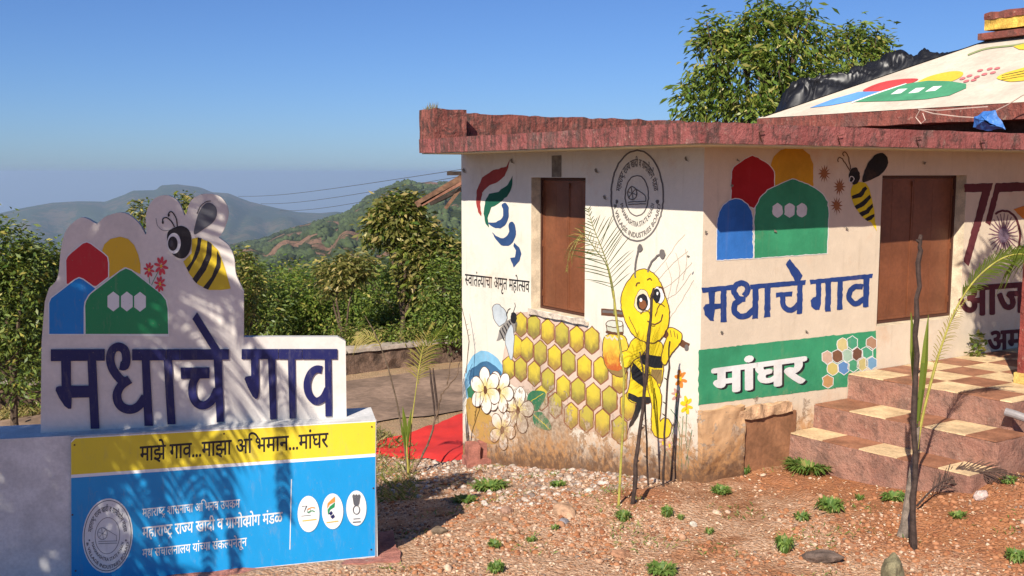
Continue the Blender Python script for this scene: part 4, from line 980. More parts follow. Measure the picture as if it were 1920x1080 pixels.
letter([('p', Q5([(205, 287), (470, 286), (470, 358), (205, 358)])), ('p', Q5([(271, 350), (328, 350), (331, 600), (322, 640), (306, 645), (285, 628), (250, 562), (226, 502), (232, 488), (255, 482), (274, 480)])), ('p', Q5([(395, 350), (447, 350), (459, 790), (410, 792)]))], '')
letter([('p', Q5([(538, 350), (590, 350), (597, 785), (551, 787)])), ('p', Q5([(474, 286), (640, 286), (640, 358), (474, 358)]))], '')
letter([('s', Q5([(783, 435), (742, 432), (702, 465), (678, 535), (690, 610), (738, 662), (792, 640), (828, 575)]), 13.5), ('p', Q5([(805, 350), (851, 350), (857, 770), (810, 772)])), ('p', Q5([(644, 286), (895, 286), (895, 357), (644, 358)]))], '')
# red plinth kerb at the sign's foot
m = MB(); m.box8([sgn(uL, -.4, -.10), sgn(uR + .16, -.4, -.10), sgn(uR + .16, -.4, .5), sgn(uL, -.4, .5), sgn(uL, SP0.z + .0, -.10), sgn(uR + .16, SP0.z + .02, -.10), sgn(uR + .16, SP0.z + .02, .5), sgn(uL, SP0.z + .0, .5)])
o = m.build('foot_kerb', red_oxide('kerb_red', (.42, .16, .12), .35), sign); roughen(o, .02, 7, .07, 1)

# ================================================================== GROUND
def ground_mat():
    m, nt, b = newmat('red_laterite_soil'); g = N(nt); p = g.pos()
    n1 = g.noise(.9, 6, .65, p); n2 = g.noise(6, 7, .72, p); n3 = g.noise(38, 5, .7, p); v = g.vor(34, p, 1)
    soil = g.mix(g.ramp(n2, .3, .7), (.31, .135, .062), (.54, .27, .14))
    soil = g.mix(g.ramp(n3, .4, .7), soil, (.22, .09, .045))
    grit = g.mix(g.ramp(g.noise(26, 4, .7, p), .35, .65), (.66, .44, .29), (.42, .215, .115))
    base = g.mix(g.ramp(g.math('ADD', n1, g.math('MULTIPLY', n2, .35)), .49, .70), soil, grit)
    # pale debris band beside the left wall
    bb = g.math('SUBTRACT', g.dot(p, DL), CB); aa = g.math('SUBTRACT', g.dot(p, DR), CN.dot(DR))
    red = g.math('MULTIPLY', g.ramp(g.math('ADD', aa, g.math('MULTIPLY', n1, .8)), .3, 1.0, 0, 1), g.ramp(bb, -.2, .1, 1, 0))
    for (mx, my, rr_, h_) in MOUNDS[:3]:
        dv = g.n('VectorMath', operation='DISTANCE'); g.l(g.mapv(p, (1, 1, 0)), dv.inputs[0]); dv.inputs[1].default_value = (mx, my, 0)
        red = g.math('MAXIMUM', red, g.ramp(g.math('ADD', dv.outputs['Value'], g.math('MULTIPLY', n2, .25)), rr_ * .7, rr_ * 1.6, 1, 0))
    base = g.mix(g.math('MULTIPLY', red, .85), base, g.mix(g.ramp(n2, .35, .65), (.43, .165, .065), (.32, .115, .05)))
    bare = g.ramp(g.noise(1.6, 4, .6, g.mapv(p, (1, 1, 1), (7, 3, 0))), .60, .68); base = g.mix(g.math('MULTIPLY', bare, .7), base, (.50, .21, .09))
    band = g.math('MULTIPLY', g.ramp(aa, -1.5, -.5, 0, 1), g.ramp(bb, .5, 1.6, 0, 1)); band = g.math('MULTIPLY', band, g.ramp(bb, 4.6, 5.2, 1, 0))
    base = g.mix(g.math('MULTIPLY', band, g.ramp(n2, .35, .6, .3, .9)), base, g.mix(g.ramp(n3, .35, .65), (.46, .37, .31), (.26, .19, .15)))
    # dry grassy verge by the road
    vg = g.math('MULTIPLY', g.ramp(bb, 5.2, 6.2, 0, 1), 1.0)
    base = g.mix(g.math('MULTIPLY', vg, g.ramp(n2, .3, .6, .35, .95)), base, g.mix(g.ramp(n3, .35, .65), (.34, .25, .13), (.40, .26, .16)))
    far = g.ramp(bb, 11.4, 13.5, 0, 1); base = g.mix(far, base, (.07, .075, .03))
    g.l(base, b.inputs['Base Color']); b.inputs['Roughness'].default_value = .95; b.inputs['Specular IOR Level'].default_value = .12
    h = g.math('ADD', g.math('MULTIPLY', n2, 1.2), g.math('ADD', g.math('MULTIPLY', n3, .5), g.math('MULTIPLY', g.vor(42, p, 0), -.5)))
    g.bump(h, .9, .032, b); return m
M_soil = ground_mat()
# one sheet: polar rings round the camera, from the yard to beyond the far ridge
def lerp_pts(pts, x):
    if x <= pts[0][0]: return pts[0][1]
    for (x0, y0), (x1, y1) in zip(pts, pts[1:]):
        if x <= x1: return y0 + (y1 - y0) * (x - x0) / (x1 - x0)
    return pts[-1][1]
FAR = [(-1500, 400), (-400, 392), (0, 400), (50, 389), (100, 380), (150, 377), (200, 378), (235, 365), (252, 357), (295, 356), (305, 347), (335, 345), (375, 350), (386, 354), (400, 360), (430, 362), (470, 378), (520, 390), (560, 398), (600, 400), (630, 397), (700, 402), (900, 405), (1500, 395), (2600, 402), (4200, 395)]
MID = [(-1500, 470), (0, 500), (250, 480), (430, 462), (500, 448), (560, 424), (620, 410), (660, 394), (690, 368), (720, 356), (760, 344), (800, 341), (870, 346), (1000, 350), (1500, 372), (2600, 390), (4200, 440)]
NA = 900; radii = [0.5, 2, 3.2] + list(np.arange(4.2, 13.0, .07)) + list(np.arange(13.0, 22, .16)) + [22.5, 23.5, 25, 28, 32, 38, 46, 58, 75, 100, 140, 200, 280, 370] + list(np.geomspace(450, 1500, 46)) + list(np.geomspace(1560, 2900, 10)) + list(np.geomspace(3100, 6200, 40)) + [6600, 7500, 9000, 12000]
angs = []
AW = math.atan((1920 + 260 - 960) / F)
na_f = 470
angs += list(np.linspace(-AW * 1.08, AW, na_f)) 
angs += list(np.linspace(AW, 2 * math.pi - AW * 1.08, 70)[1:-1])
NA = len(angs); gv = []; gm = []
def hz(az, r):
    c = math.cos(az); xp = 960 + F * math.tan(az) if c > .2 else (4200 if math.sin(az) > 0 else -1500)
    xp = max(-1500, min(4200, xp)); yM = lerp_pts(MID, xp); yF = lerp_pts(FAR, xp)
    cc = max(c, .35); k = lambda y, rr: EYE - (y - 325) / F * rr * cc
    nz = lambda s_, a: a * mn.fractal(Vector((math.sin(az) * r / s_, math.cos(az) * r / s_, 0)), .9, 2.1, 5)
    rM = 1500; rF = 6000
    if r < 450:
        z0 = -1.0; t = math.log(r / 22.0) / math.log(450 / 22.0); zz = k(540, 450)
        return z0 + (zz - z0) * (max(0, t) ** 1.8) + (nz(60, 1.2) if r > 60 else 0)
    if r <= rM:
        t = (r - 450) / (rM - 450); z0 = k(540, 450); z1 = k(yM, rM)
        e = math.sin(t * math.pi)
        gul = abs(mn.noise(Vector((az * 34, r / 900, 5)))) * 2 - .5
        return z0 + (z1 - z0) * t ** .8 + e * (nz(160, 10) + gul * 11) + nz(45, 1.6) * min(1, t * 4)
    if r <= 3000:
        t = (r - rM) / (3000 - rM); z1 = k(yM, rM); return z1 + (-420 - z1) * smooth(t) + nz(45, 1.6) * (1 - t)
    if r <= rF:
        t = (r - 3000) / (rF - 3000); z1 = k(yF, rF)
        rid = (abs(mn.noise(Vector((az * 26, r / 4200, 9)))) * 2 - .5) * 55
        return -420 + (z1 + 420) * t ** .7 + math.sin(t * math.pi) * (nz(800, 70) + rid) + nz(160, 4)
    return k(yF, rF) + (-500 - k(yF, rF)) * smooth((r - rF) / 2500)
for r in radii:
    for az in angs:
        x, y = r * math.sin(az), r * math.cos(az)
        if r <= 22: z = gz(x, y)
        else:
            z = hz(az, r)
            if r < 46: z = gz(x, y) * (1 - smooth((r - 22) / 24)) + z * smooth((r - 22) / 24)
        gv.append((x, y, z))
gf = []; nr = len(radii)
for i in range(nr - 1):
    for j in range(NA):
        j2 = (j + 1) % NA; gf.append((i * NA + j, i * NA + j2, (i + 1) * NA + j2, (i + 1) * NA + j))
ci = len(gv); gv.append((0, 0, gz(0, 0)))
for j in range(NA): gf.append((ci, (j + 1) % NA, j))
me = bpy.data.meshes.new('ground'); me.from_pydata(gv, [], gf)
mi = np.zeros(len(gf), dtype=np.int32)
ihill = next(i for i, r in enumerate(radii) if r >= 75)
mi[ihill * NA:(nr - 1) * NA] = 1
# hillside material
m, nt, b = newmat('scrub_hillside'); g = N(nt); p = g.pos()
ps = g.mapv(p, (1, 1, 1.6))
n1 = g.noise(.0045, 7, .62, ps, .3); n2 = g.noise(.03, 6, .7, ps); n3 = g.noise(.16, 4, .7, ps)
veg = g.mix(g.ramp(n3, .35, .65), (.025, .040, .014), (.065, .080, .028)); veg = g.mix(g.ramp(n2, .35, .65, 0, .6), veg, (.05, .07, .028))
earth = g.mix(g.ramp(n3, .35, .65), (.36, .19, .12), (.22, .14, .09)); 
msk = g.ramp(g.math('ADD', n1, g.math('MULTIPLY', n2, 1.0)), 1.01, 1.09)
sy = g.n('SeparateXYZ'); g.l(p, sy.inputs[0]); msk = g.math('MULTIPLY', msk, g.ramp(n3, .35, .5, .4, 1)); msk = g.math('MULTIPLY', msk, g.ramp(sy.outputs[1], 2500, 3600, 1, .35))
base = g.mix(msk, veg, earth)
g.l(base, b.inputs['Base Color']); b.inputs['Roughness'].default_value = 1; b.inputs['Specular IOR Level'].default_value = 0
g.bump(g.math('ADD', n3, n2), 1.0, 5.0, b)
me.materials.append(M_soil); me.materials.append(m); me.polygons.foreach_set('material_index', mi); me.polygons.foreach_set('use_smooth', [True] * len(gf)); me.update()
o = bpy.data.objects.new('ground', me); col.objects.link(o); o['kind'] = 'structure'
print('ground faces', len(gf))
# scrub and small trees dotted over the near hillside
pts, sz = [], []
rg_ = random.Random(12)
while len(pts) < 12000:
    r = 455 + 1040 * rg_.random() ** .7; xp = rg_.uniform(150, 1150); az = math.atan((xp - 960) / F)
    if mn.noise(Vector((az * 30, r / 110, 3))) < -.02: continue
    pts.append((r * math.sin(az), r * math.cos(az), hz(az, r))); sz.append(rg_.uniform(1.6, 4.6))
HT = (pts, sz)
# road
M_road = plain('dusty_asphalt', (0.25, 0.165, 0.115), .95, .34, 1.1, .8, .02)
m = MB(); aa = list(np.arange(-14, 9.01, .5)); bbs = list(np.linspace(7.2, 10.3, 9))
for i in range(len(aa) - 1):
    for j in range(8):
        q = []
        for (a, b_) in ((aa[i], bbs[j]), (aa[i + 1], bbs[j]), (aa[i + 1], bbs[j + 1]), (aa[i], bbs[j + 1])):
            if b_ == bbs[0]: b_ += .12 * mn.noise(Vector((a * 1.3, 0, 0)))
            p = W(a, b_, 0); q.append(Vector((p.x, p.y, gz(p.x, p.y) + .028)))
        m.face(q)
o = m.build('road', M_road); o['kind'] = 'structure'
# low roadside wall
lw = thing('roadside_wall', 'low mossy stone parapet wall running along the far side of the road', 'wall', W(-4, 11.2, -1.0))
M_lw = plain('mossy_stone', (0.135, 0.085, 0.06), .95, .55, 4, .9, .03); M_cap = plain('pale_coping', (0.40, 0.33, 0.27), .9, .3, 6, .7, .02)
m = MB(); m.wbox(-14, 9, 11.0, 11.32, -1.4, -.62); o = m.build('masonry', M_lw, lw); roughen(o, .05, 3, .22, 3)
for k in range(15):
    a = -14 + k * 1.53; m = MB(); m.wbox(a, a + 1.5, 10.96, 11.36, -.61, -.54 + random.uniform(-.012, .015)); o = m.build('coping_slab', M_cap, lw); roughen(o, .02, 5, .2, k)

m = MB(); P_ = [gpt(x, y) for x, y in ((1418, 872), (1450, 893), (1490, 915), (1530, 940), (1562, 962))]
for k in range(4):
    for q in range(4):
        a0, a1 = P_[k].lerp(P_[k + 1], q / 4), P_[k].lerp(P_[k + 1], (q + 1) / 4); n_ = (P_[k + 1] - P_[k]).cross(UP).normalized()
        m.face([a0 - n_ * .07 - UP * .03, a1 - n_ * .07 - UP * .03, a1 - n_ * .02 + UP * .035, a0 - n_ * .02 + UP * .035]); m.face([a0 - n_ * .02 + UP * .035, a1 - n_ * .02 + UP * .035, a1 + n_ * .16 - UP * .02, a0 + n_ * .16 - UP * .02])
o = m.build('earth_ridge', M_soil); roughen(o, .018, 9, .03); o['kind'] = 'structure'
# ---- pebbles (numpy, one mesh)
ICO_V = []; phi = (1 + 5 ** .5) / 2
for a in (-1, 1):
    for b_ in (-phi, phi): ICO_V += [(0, a, b_), (a, b_, 0), (b_, 0, a)]
ICO_V = np.array(ICO_V, float); ICO_V /= np.linalg.norm(ICO_V[0])
from mathutils import geometry as _g
bm = bmesh.new()
for v in ICO_V: bm.verts.new(v)
r_ = bmesh.ops.convex_hull(bm, input=bm.verts); bm.verts.index_update(); bm.verts.ensure_lookup_table(); ICO_F = np.array([[v.index for v in f.verts] for f in bm.faces]); ICO_V = np.array([tuple(v.co) for v in bm.verts]); bm.free()
def stonefield(name, mat, pts, sizes, flat=.6, label=None):
    n = len(pts); V = np.empty((n, 12, 3)); rng = np.random.default_rng(3)
    for i in range(n):
        s_ = sizes[i]; sc = np.array([1, rng.uniform(.6, 1), rng.uniform(.35, .8) * flat / .6]) * s_
        v = ICO_V * (1 + rng.uniform(-.22, .22, (12, 1))) * sc
        t = rng.uniform(0, 6.283); c, s2 = math.cos(t), math.sin(t); tl = rng.uniform(-.5, .5)
        v = v @ np.array([[1, 0, 0], [0, math.cos(tl), -math.sin(tl)], [0, math.sin(tl), math.cos(tl)]]).T @ np.array([[c, -s2, 0], [s2, c, 0], [0, 0, 1]]).T
        V[i] = v + np.array(pts[i]) + np.array([0, 0, s_ * .12])
    Fc = (np.arange(n)[:, None, None] * 12 + ICO_F[None]).reshape(-1, 3)
    me = bpy.data.meshes.new(name); me.vertices.add(n * 12); me.vertices.foreach_set('co', V.reshape(-1)); nf = len(Fc)
    me.loops.add(nf * 3); me.loops.foreach_set('vertex_index', Fc.reshape(-1)); me.polygons.add(nf); me.polygons.foreach_set('loop_start', np.arange(nf) * 3); me.polygons.foreach_set('loop_total', np.full(nf, 3))
    me.update(); me.validate(); me.materials.append(mat); o = bpy.data.objects.new(name, me); col.objects.link(o); o['kind'] = 'stuff'; return o
o = stonefield('hillside_scrub', plain('scrub_green', (.050, .068, .024), 1, .5, .02, 0), HT[0], HT[1], flat=1.0)
def stonemat(name, cs):
    m, nt, b = newmat(name); g = N(nt); rnd = g.n('NewGeometry').outputs['Random Per Island']; r = g.n('ValToRGB'); g.l(rnd, r.inputs[0]); r.color_ramp.interpolation = 'CONSTANT'
    for i, (t, c) in enumerate(cs):
        e = r.color_ramp.elements[0] if i == 0 else (r.color_ramp.elements[1] if i == 1 else r.color_ramp.elements.new(t)); e.position = t; e.color = (*c, 1)
    n1 = g.noise(40, 4, .6, g.pos()); base = g.mix(g.ramp(n1, .35, .7, 0, .5), r.outputs[0], (.30, .13, .06))
    g.l(base, b.inputs['Base Color']); b.inputs['Roughness'].default_value = .95; b.inputs['Specular IOR Level'].default_value = .15; g.bump(n1, .5, .006, b); return m
M_peb = stonemat('gravel_stones', [(0, (.40, .20, .11)), (.25, (.50, .30, .19)), (.48, (.64, .46, .33)), (.68, (.20, .085, .05)), (.84, (.62, .44, .31)), (.95, (.22, .17, .14))])
M_deb = stonemat('debris_stones', [(0, (.46, .38, .31)), (.3, (.30, .22, .17)), (.55, (.60, .52, .45)), (.75, (.36, .20, .13)), (.9, (.20, .17, .15))])
def clear(x, y, mrg=0.0):
    a, b = ab(Vector((x, y, 0)))
    if a > -.02 - mrg and b > -.06 - mrg: return False
    if a > s1a - .03 - b * .105 and b > min(L1, L2) - .05: return False
    q = Vector((x, y, 0)) - SP0
    if q.dot(DS) < uR + .3 and -.16 < -(q.dot(NS)) < .5: return False
    return True
pts, sz = [], []
rng = random.Random(5)
while len(pts) < 26000:
    d = 5.6 + 8.5 * rng.random() ** 1.6; xp = rng.uniform(560, 1990); x = (xp - 960) / F * d; y = d
    if not clear(x, y): continue
    a, b = ab(Vector((x, y, 0)))
    dens = mn.noise(Vector((x * 1.1, y * 1.1, 8))) * 1.4 + .5 + .3 * mn.noise(Vector((x * 4, y * 4, 2)))
    if a > .2 and b < .0: dens -= .45
    if .15 < a < 1.15 and -1.5 < b < -.05: dens = .03
    if mn.noise(Vector((x * .9, y * .9, 20))) > .28: dens -= .6
    if rng.random() > max(.06, dens): continue
    s_ = .004 + .017 * rng.random() ** 3.4
    pts.append((x, y, gz(x, y))); sz.append(s_)
for _ in range(150):
    d = 5.8 + 5.5 * rng.random() ** 1.3; x = (rng.uniform(720, 1960) - 960) / F * d
    if clear(x, d, .05): pts.append((x, d, gz(x, d))); sz.append(.018 + .03 * rng.random() ** 2)
o = stonefield('gravel', M_peb, pts, sz)
pts, sz = [], []
while len(pts) < 7000:
    d = 5.6 + 7.5 * rng.random() ** 1.6; xp = rng.uniform(560, 1990); x = (xp - 960) / F * d
    if not clear(x, d) or mn.noise(Vector((x * 1.4, d * 1.4, 3))) < -.05 - .25 * (x > 1.5) or mn.noise(Vector((x * .9, d * .9, 20))) > .22: continue
    pts.append((x, d, gz(x, d) - .003)); sz.append(.008 + .024 * rng.random() ** 2.4)
o = stonefield('soil_clods', stonemat('clods', [(0, (.36, .15, .068)), (.4, (.44, .20, .10)), (.75, (.28, .105, .05))]), pts, sz)
pts, sz = [], []
while len(pts) < 3400:
    b = rng.uniform(.3, 6.4); a = -rng.random() ** 1.3 * 1.7 - .01
    if b > 4.4: a = rng.uniform(-2.2, .9)
    p = W(a, b, 0); 
    if not clear(p.x, p.y, -.05): continue
    pts.append((p.x, p.y, gz(p.x, p.y))); sz.append(.006 + .04 * rng.random() ** 3)
o = stonefield('rubble', M_deb, pts, sz)
# individual stones
def rock(px, py, wpx, hpx, c, label, asp=.8, seed=1, name='stone', dy=0):
    p = gpt(px, py); d = p.y; sx = wpx * d / F / 2; szz = hpx * d / F / 2
    bm = bmesh.new(); bmesh.ops.create_icosphere(bm, subdivisions=3, radius=1)
    for v in bm.verts:
        n = v.co.normalized(); q = Vector((round(n.x * 1.6) / 1.6, round(n.y * 1.6) / 1.6, round(n.z * 1.6) / 1.6))
        v.co = n * (1 + .22 * mn.noise(n * 1.5 + Vector((seed, 0, 0)))) * .75 + q * .3 + n * .05 * mn.noise(n * 6 + Vector((seed, 1, 0)))
        v.co.x *= sx; v.co.y *= sx * asp; v.co.z *= szz
    me = bpy.data.meshes.new(name); bm.to_mesh(me); bm.free(); me.materials.append(plain('rock_%s_%d' % (name, seed), c, .9, .35, 14, .8, .01))
    o = bpy.data.objects.new(name, me); col.objects.link(o); o.location = p + Vector((0, 0, szz * .45)); o.rotation_euler = (0.1 * seed % .4, .2, seed * 1.3)
    return tag(o, label, 'stone')
rock(1672, 1088, 76, 66, (.20, .17, .095), 'flat olive grey stone standing in front of the palm pit', .5, 1)
rock(1540, 1050, 74, 28, (.13, .09, .07), 'dark elongated stone lying between the weeds and the palm pit', .6, 2)
rock(1838, 933, 32, 18, (.58, .44, .38), 'rounded pale pinkish stone beyond the palm frond shadow', .8, 3)
rock(1058, 962, 52, 20, (.42, .25, .15), 'flat tan slab of stone in the middle of the yard', .8, 4)
rock(1058, 980, 20, 12, (.20, .18, .19), 'small blue grey stone just in front of the flat tan slab', .8, 5)
rock(950, 962, 30, 18, (.44, .26, .18), 'pinkish lump of stone left of the flat tan slab', .8, 6)
rock(822, 1000, 34, 18, (.17, .12, .08), 'dark grey brown stone near the sign panel edge', .7, 7)
rock(1105, 922, 22, 9, (.62, .52, .42), 'small whitish stone in front of the left mural wall', .8, 8)
rock(1300, 985, 16, 10, (.60, .52, .42), 'small pale stone among the weeds below the house corner', .8, 9)
rock(1165, 1042, 40, 12, (.40, .20, .11), 'low reddish stone near the bottom middle of the yard', .8, 10)
# broken brick block
bp = gpt(910, 872); bk = thing('broken_brick_block', 'broken red brick block lying at the left end of the mural wall', 'brick', bp, rz=.25)
M_brick = plain('brick_red', (.34, .13, .095), .85, .3, 9, .6, .01)
def bb_(x0, x1, y0, y1, z0, z1, nm):
    m = MB(); Mx = Matrix.Translation(bp) @ Matrix.Rotation(.25, 4, 'Z'); m.box8([Mx @ Vector(v) for v in ((x0, y0, z0), (x1, y0, z0), (x1, y1, z0), (x0, y1, z0), (x0, y0, z1), (x1, y0, z1), (x1, y1, z1), (x0, y1, z1))]); o = m.build(nm, M_brick, bk); roughen(o, .012, 9, .04, x0 * 9)
bb_(-.25, .24, -.12, .16, -.03, .10, 'lower_brick'); bb_(-.22, -.08, -.10, .14, .10, .27, 'side_brick'); bb_(-.07, .15, -.03, .15, .10, .28, 'upper_brick')
# red cloth spread on the slope
outline = [(640, 848), (705, 833), (760, 822), (820, 800), (876, 778), (884, 775), (886, 856), (850, 862), (810, 858), (770, 858), (735, 858), (705, 852)]
bm = bmesh.new(); us = np.linspace(640, 892, 60); 
def ytop(x): return lerp_pts([(640, 850), (705, 832), (760, 821), (820, 799), (892, 772)], x)
def ybot(x): return lerp_pts([(640, 852), (705, 852), (745, 861), (800, 862), (830, 868), (875, 862), (892, 855)], x)
gr = []
for x in us:
    row = []
    for j in range(16):
        y = ybot(x) + (ytop(x) - ybot(x)) * j / 15; p = gpt(x, y); p.z += .035 + .05 * abs(mn.noise(Vector((p.x * 1.6, p.y * 1.2, 4)))) + .018 * mn.noise(Vector((p.x * 5, p.y * 3, 4)))
        if j == 0: p.z -= .03
        row.append(bm.verts.new(p))
    gr.append(row)
for i in range(len(us) - 1):
    for j in range(15): bm.faces.new((gr[i][j], gr[i + 1][j], gr[i + 1][j + 1], gr[i][j + 1]))
me = bpy.data.meshes.new('red_cloth'); bm.to_mesh(me); bm.free(); me.polygons.foreach_set('use_smooth', [True] * len(me.polygons)); me.materials.append(plain('red_fabric', (.62, .035, .028), .8, .08, 3, .3, .01))
o = bpy.data.objects.new('red_cloth', me); col.objects.link(o); tag(o, 'bright red cloth spread on the slope beside the mural wall', 'cloth')
# pipe at the right edge
m = MB(); d = W(3.0, -1.9, 0).y; m.tube([at(1885, 772, d - .3), at(1903, 777, d - .35), at(1965, 800, d - .5)], .035, 12); pz = at(1885, 772, d - .3)
o = m.build('grey_pipe', plain('grey_plastic', (.28, .25, .24), .5, .15)); tag(o, 'grey pipe end lying across the porch edge at the right', 'pipe')

# ================================================================== PLANTS
def leafcloud(name, mats, n, sampler, size, parent=None, droop=.5, asp=.34, seed=0, up=None, kind=None):
    """n leaf blades (a bent pair of quads) in one mesh"""
    rng = np.random.default_rng(seed + 11); P, D = sampler(rng, n); n = len(P)
    L = size * rng.uniform(.6, 1.25, n); th = rng.uniform(0, 6.283, n)
    dx = np.stack([np.cos(th), np.sin(th), -droop + rng.uniform(-.6, .6, n)], 1); dx = dx + D * .7; dx /= np.linalg.norm(dx, axis=1)[:, None]
    rv = rng.normal(size=(n, 3)); rv[:, 2] += 1.3; sd_ = np.cross(dx, rv); sd_ /= np.linalg.norm(sd_, axis=1)[:, None]
    nn = np.cross(sd_, dx); w2 = (L * asp / 2)[:, None] * sd_; l = L[:, None]
    base = P; mid = P + dx * l * .5 + nn * l * .07; tip = P + dx * l - nn * l * .06
    V = np.stack([base, mid + w2, tip, mid - w2], 1).reshape(-1, 3)
    F1 = np.arange(n)[:, None] * 4 + np.array([0, 1, 2, 3])[None]
    me = bpy.data.meshes.new(name)
    off = np.array(parent.location) if parent is not None else np.zeros(3)
    me.vertices.add(n * 4); me.vertices.foreach_set('co', (V - off).reshape(-1)); me.loops.add(n * 4); me.loops.foreach_set('vertex_index', F1.reshape(-1)); me.polygons.add(n)
    me.polygons.foreach_set('loop_start', np.arange(n) * 4); me.polygons.foreach_set('loop_total', np.full(n, 4)); me.update()
    for m_ in mats: me.materials.append(m_)
    if len(mats) > 1: me.polygons.foreach_set('material_index', rng.integers(0, len(mats), n).astype(np.int32))
    o = bpy.data.objects.new(name, me); col.objects.link(o)
    if parent is not None: o.parent = parent
    if kind: o['kind'] = kind
    return o
def blobs(centers, fill=.55, clump=.16, ncl=None):
    """sampler: leaves gathered in twig clumps near the surface of ellipsoids (c, (rx,ry,rz), weight)"""
    def f(rng, n):
        C = np.array([c for c, r, w in centers]); Rr = np.array([r for c, r, w in centers]); Wt = np.array([w for c, r, w in centers], float); Wt /= Wt.sum()
        k = max(8, n // 14); idx = rng.choice(len(C), k, p=Wt); dv = rng.normal(size=(k, 3)); dv /= np.linalg.norm(dv, axis=1)[:, None]
        rad = rng.uniform(fill, 1.05, (k, 1)) ** .6; cl = C[idx] + dv * rad * Rr[idx]
        j = rng.integers(0, k, n); off = rng.normal(size=(n, 3)) * clump; return cl[j] + off, dv[j]
    return f
G1 = leafmat('leaf_mango', (.060, .115, .020), (.22, .25, .045), (.44, .38, .09), .3, .4, .14)
G2 = leafmat('leaf_bright', (.12, .22, .035), (.33, .40, .075), (.46, .42, .12), .5, .5, .1)
G3 = leafmat('leaf_olive', (.10, .115, .03), (.28, .25, .07), (.44, .34, .12), .35, .5, .2)
G4 = leafmat('leaf_deep', (.055, .10, .026), (.19, .24, .058), (.09, .12, .03), .25, .45, .1)
M_bark = plain('bark', (.11, .075, .05), .95, .35, 12, .8, .01)
def tree(name, label, cat, base, cent, n, leaf, mats, seed, trunk_r=.08, branches=6, group=None, clump=.16, asp=.34, droop=.5):
    t = thing(name, label, cat, base, group); m = MB(); rg = random.Random(seed)
    top = Vector(max(cent, key=lambda c: c[0][2])[0]); fork = base.lerp(top, .35)
    m.tube([base - Vector((0, 0, .3)), base.lerp(fork, .5) + Vector((rg.uniform(-.1, .1), 0, 0)), fork], [trunk_r, trunk_r * .85, trunk_r * .7], 7)
    for c, r, w_ in cent[:max(branches, 1)]:
        c = Vector(c); md = fork.lerp(c, .5) + Vector((rg.uniform(-.2, .2), rg.uniform(-.2, .2), rg.uniform(0, .2)))
        m.tube([fork, md, c], [trunk_r * .6, trunk_r * .4, trunk_r * .15], 5)
        for _ in range(3):
            e = c + Vector((rg.uniform(-1, 1) * r[0], rg.uniform(-1, 1) * r[1], rg.uniform(-.2, 1) * r[2])) * .9; m.tube([md.lerp(c, .5), e], [trunk_r * .22, trunk_r * .07], 4)
    m.build('trunk', M_bark, t)
    leafcloud('crown', mats, n, blobs(cent, clump=clump), leaf, t, droop, asp, seed); return t
def cpx(px, py, d, rpx, rpy, w=1, ry=None):
    p = at(px, py, d); k = d / F; return (tuple(p), (rpx * k, (ry if ry else rpx * .8) * k, rpy * k), w)
# mango tree behind the roof
D1 = 19
c_ = [cpx(1425, 70, D1, 45, 50, 1.1), cpx(1340, 105, D1, 45, 65, 1.2), cpx(1400, 140, D1, 80, 70, 2), cpx(1480, 100, D1, 60, 75, 2), cpx(1310, 190, D1, 40, 45, 1), cpx(1400, 230, D1, 110, 60, 2.2), cpx(1500, 170, D1, 80, 70, 2), cpx(1435, 25, D1, 22, 34, .5), cpx(1496, 45, D1, 28, 38, .7), cpx(1395, 70, D1, 22, 34, .4), cpx(1340, 65, D1, 18, 30, .4), cpx(1540, 85, D1, 22, 28, .4), cpx(1560, 140, D1, 40, 40, .7), cpx(1500, 260, D1, 120, 60, 1.5)]
b0 = at(1450, 560, D1); b0.z = -1.2
tree('mango_tree', 'tall dense mango tree rising behind the flat roof', 'tree', b0, c_, 8600, .19, [G1, G2], 21, .14, 12, clump=.12, asp=.27, droop=.8)
D1 = 21
c_ = [cpx(1600, 80, D1, 34, 26, 1), cpx(1625, 75, D1, 32, 24, .9), cpx(1590, 115, D1, 40, 30, 1), cpx(1640, 110, D1, 30, 30, .8), cpx(1655, 85, D1, 12, 14, .3), cpx(1600, 170, D1, 70, 50, 1.5)]
b0 = at(1610, 560, D1); b0.z = -1.2
tree('small_tree', 'smaller sunlit tree showing above the black tarpaulin', 'tree', b0, c_, 2600, .15, [G1, G2], 22, .10, 6, clump=.11)
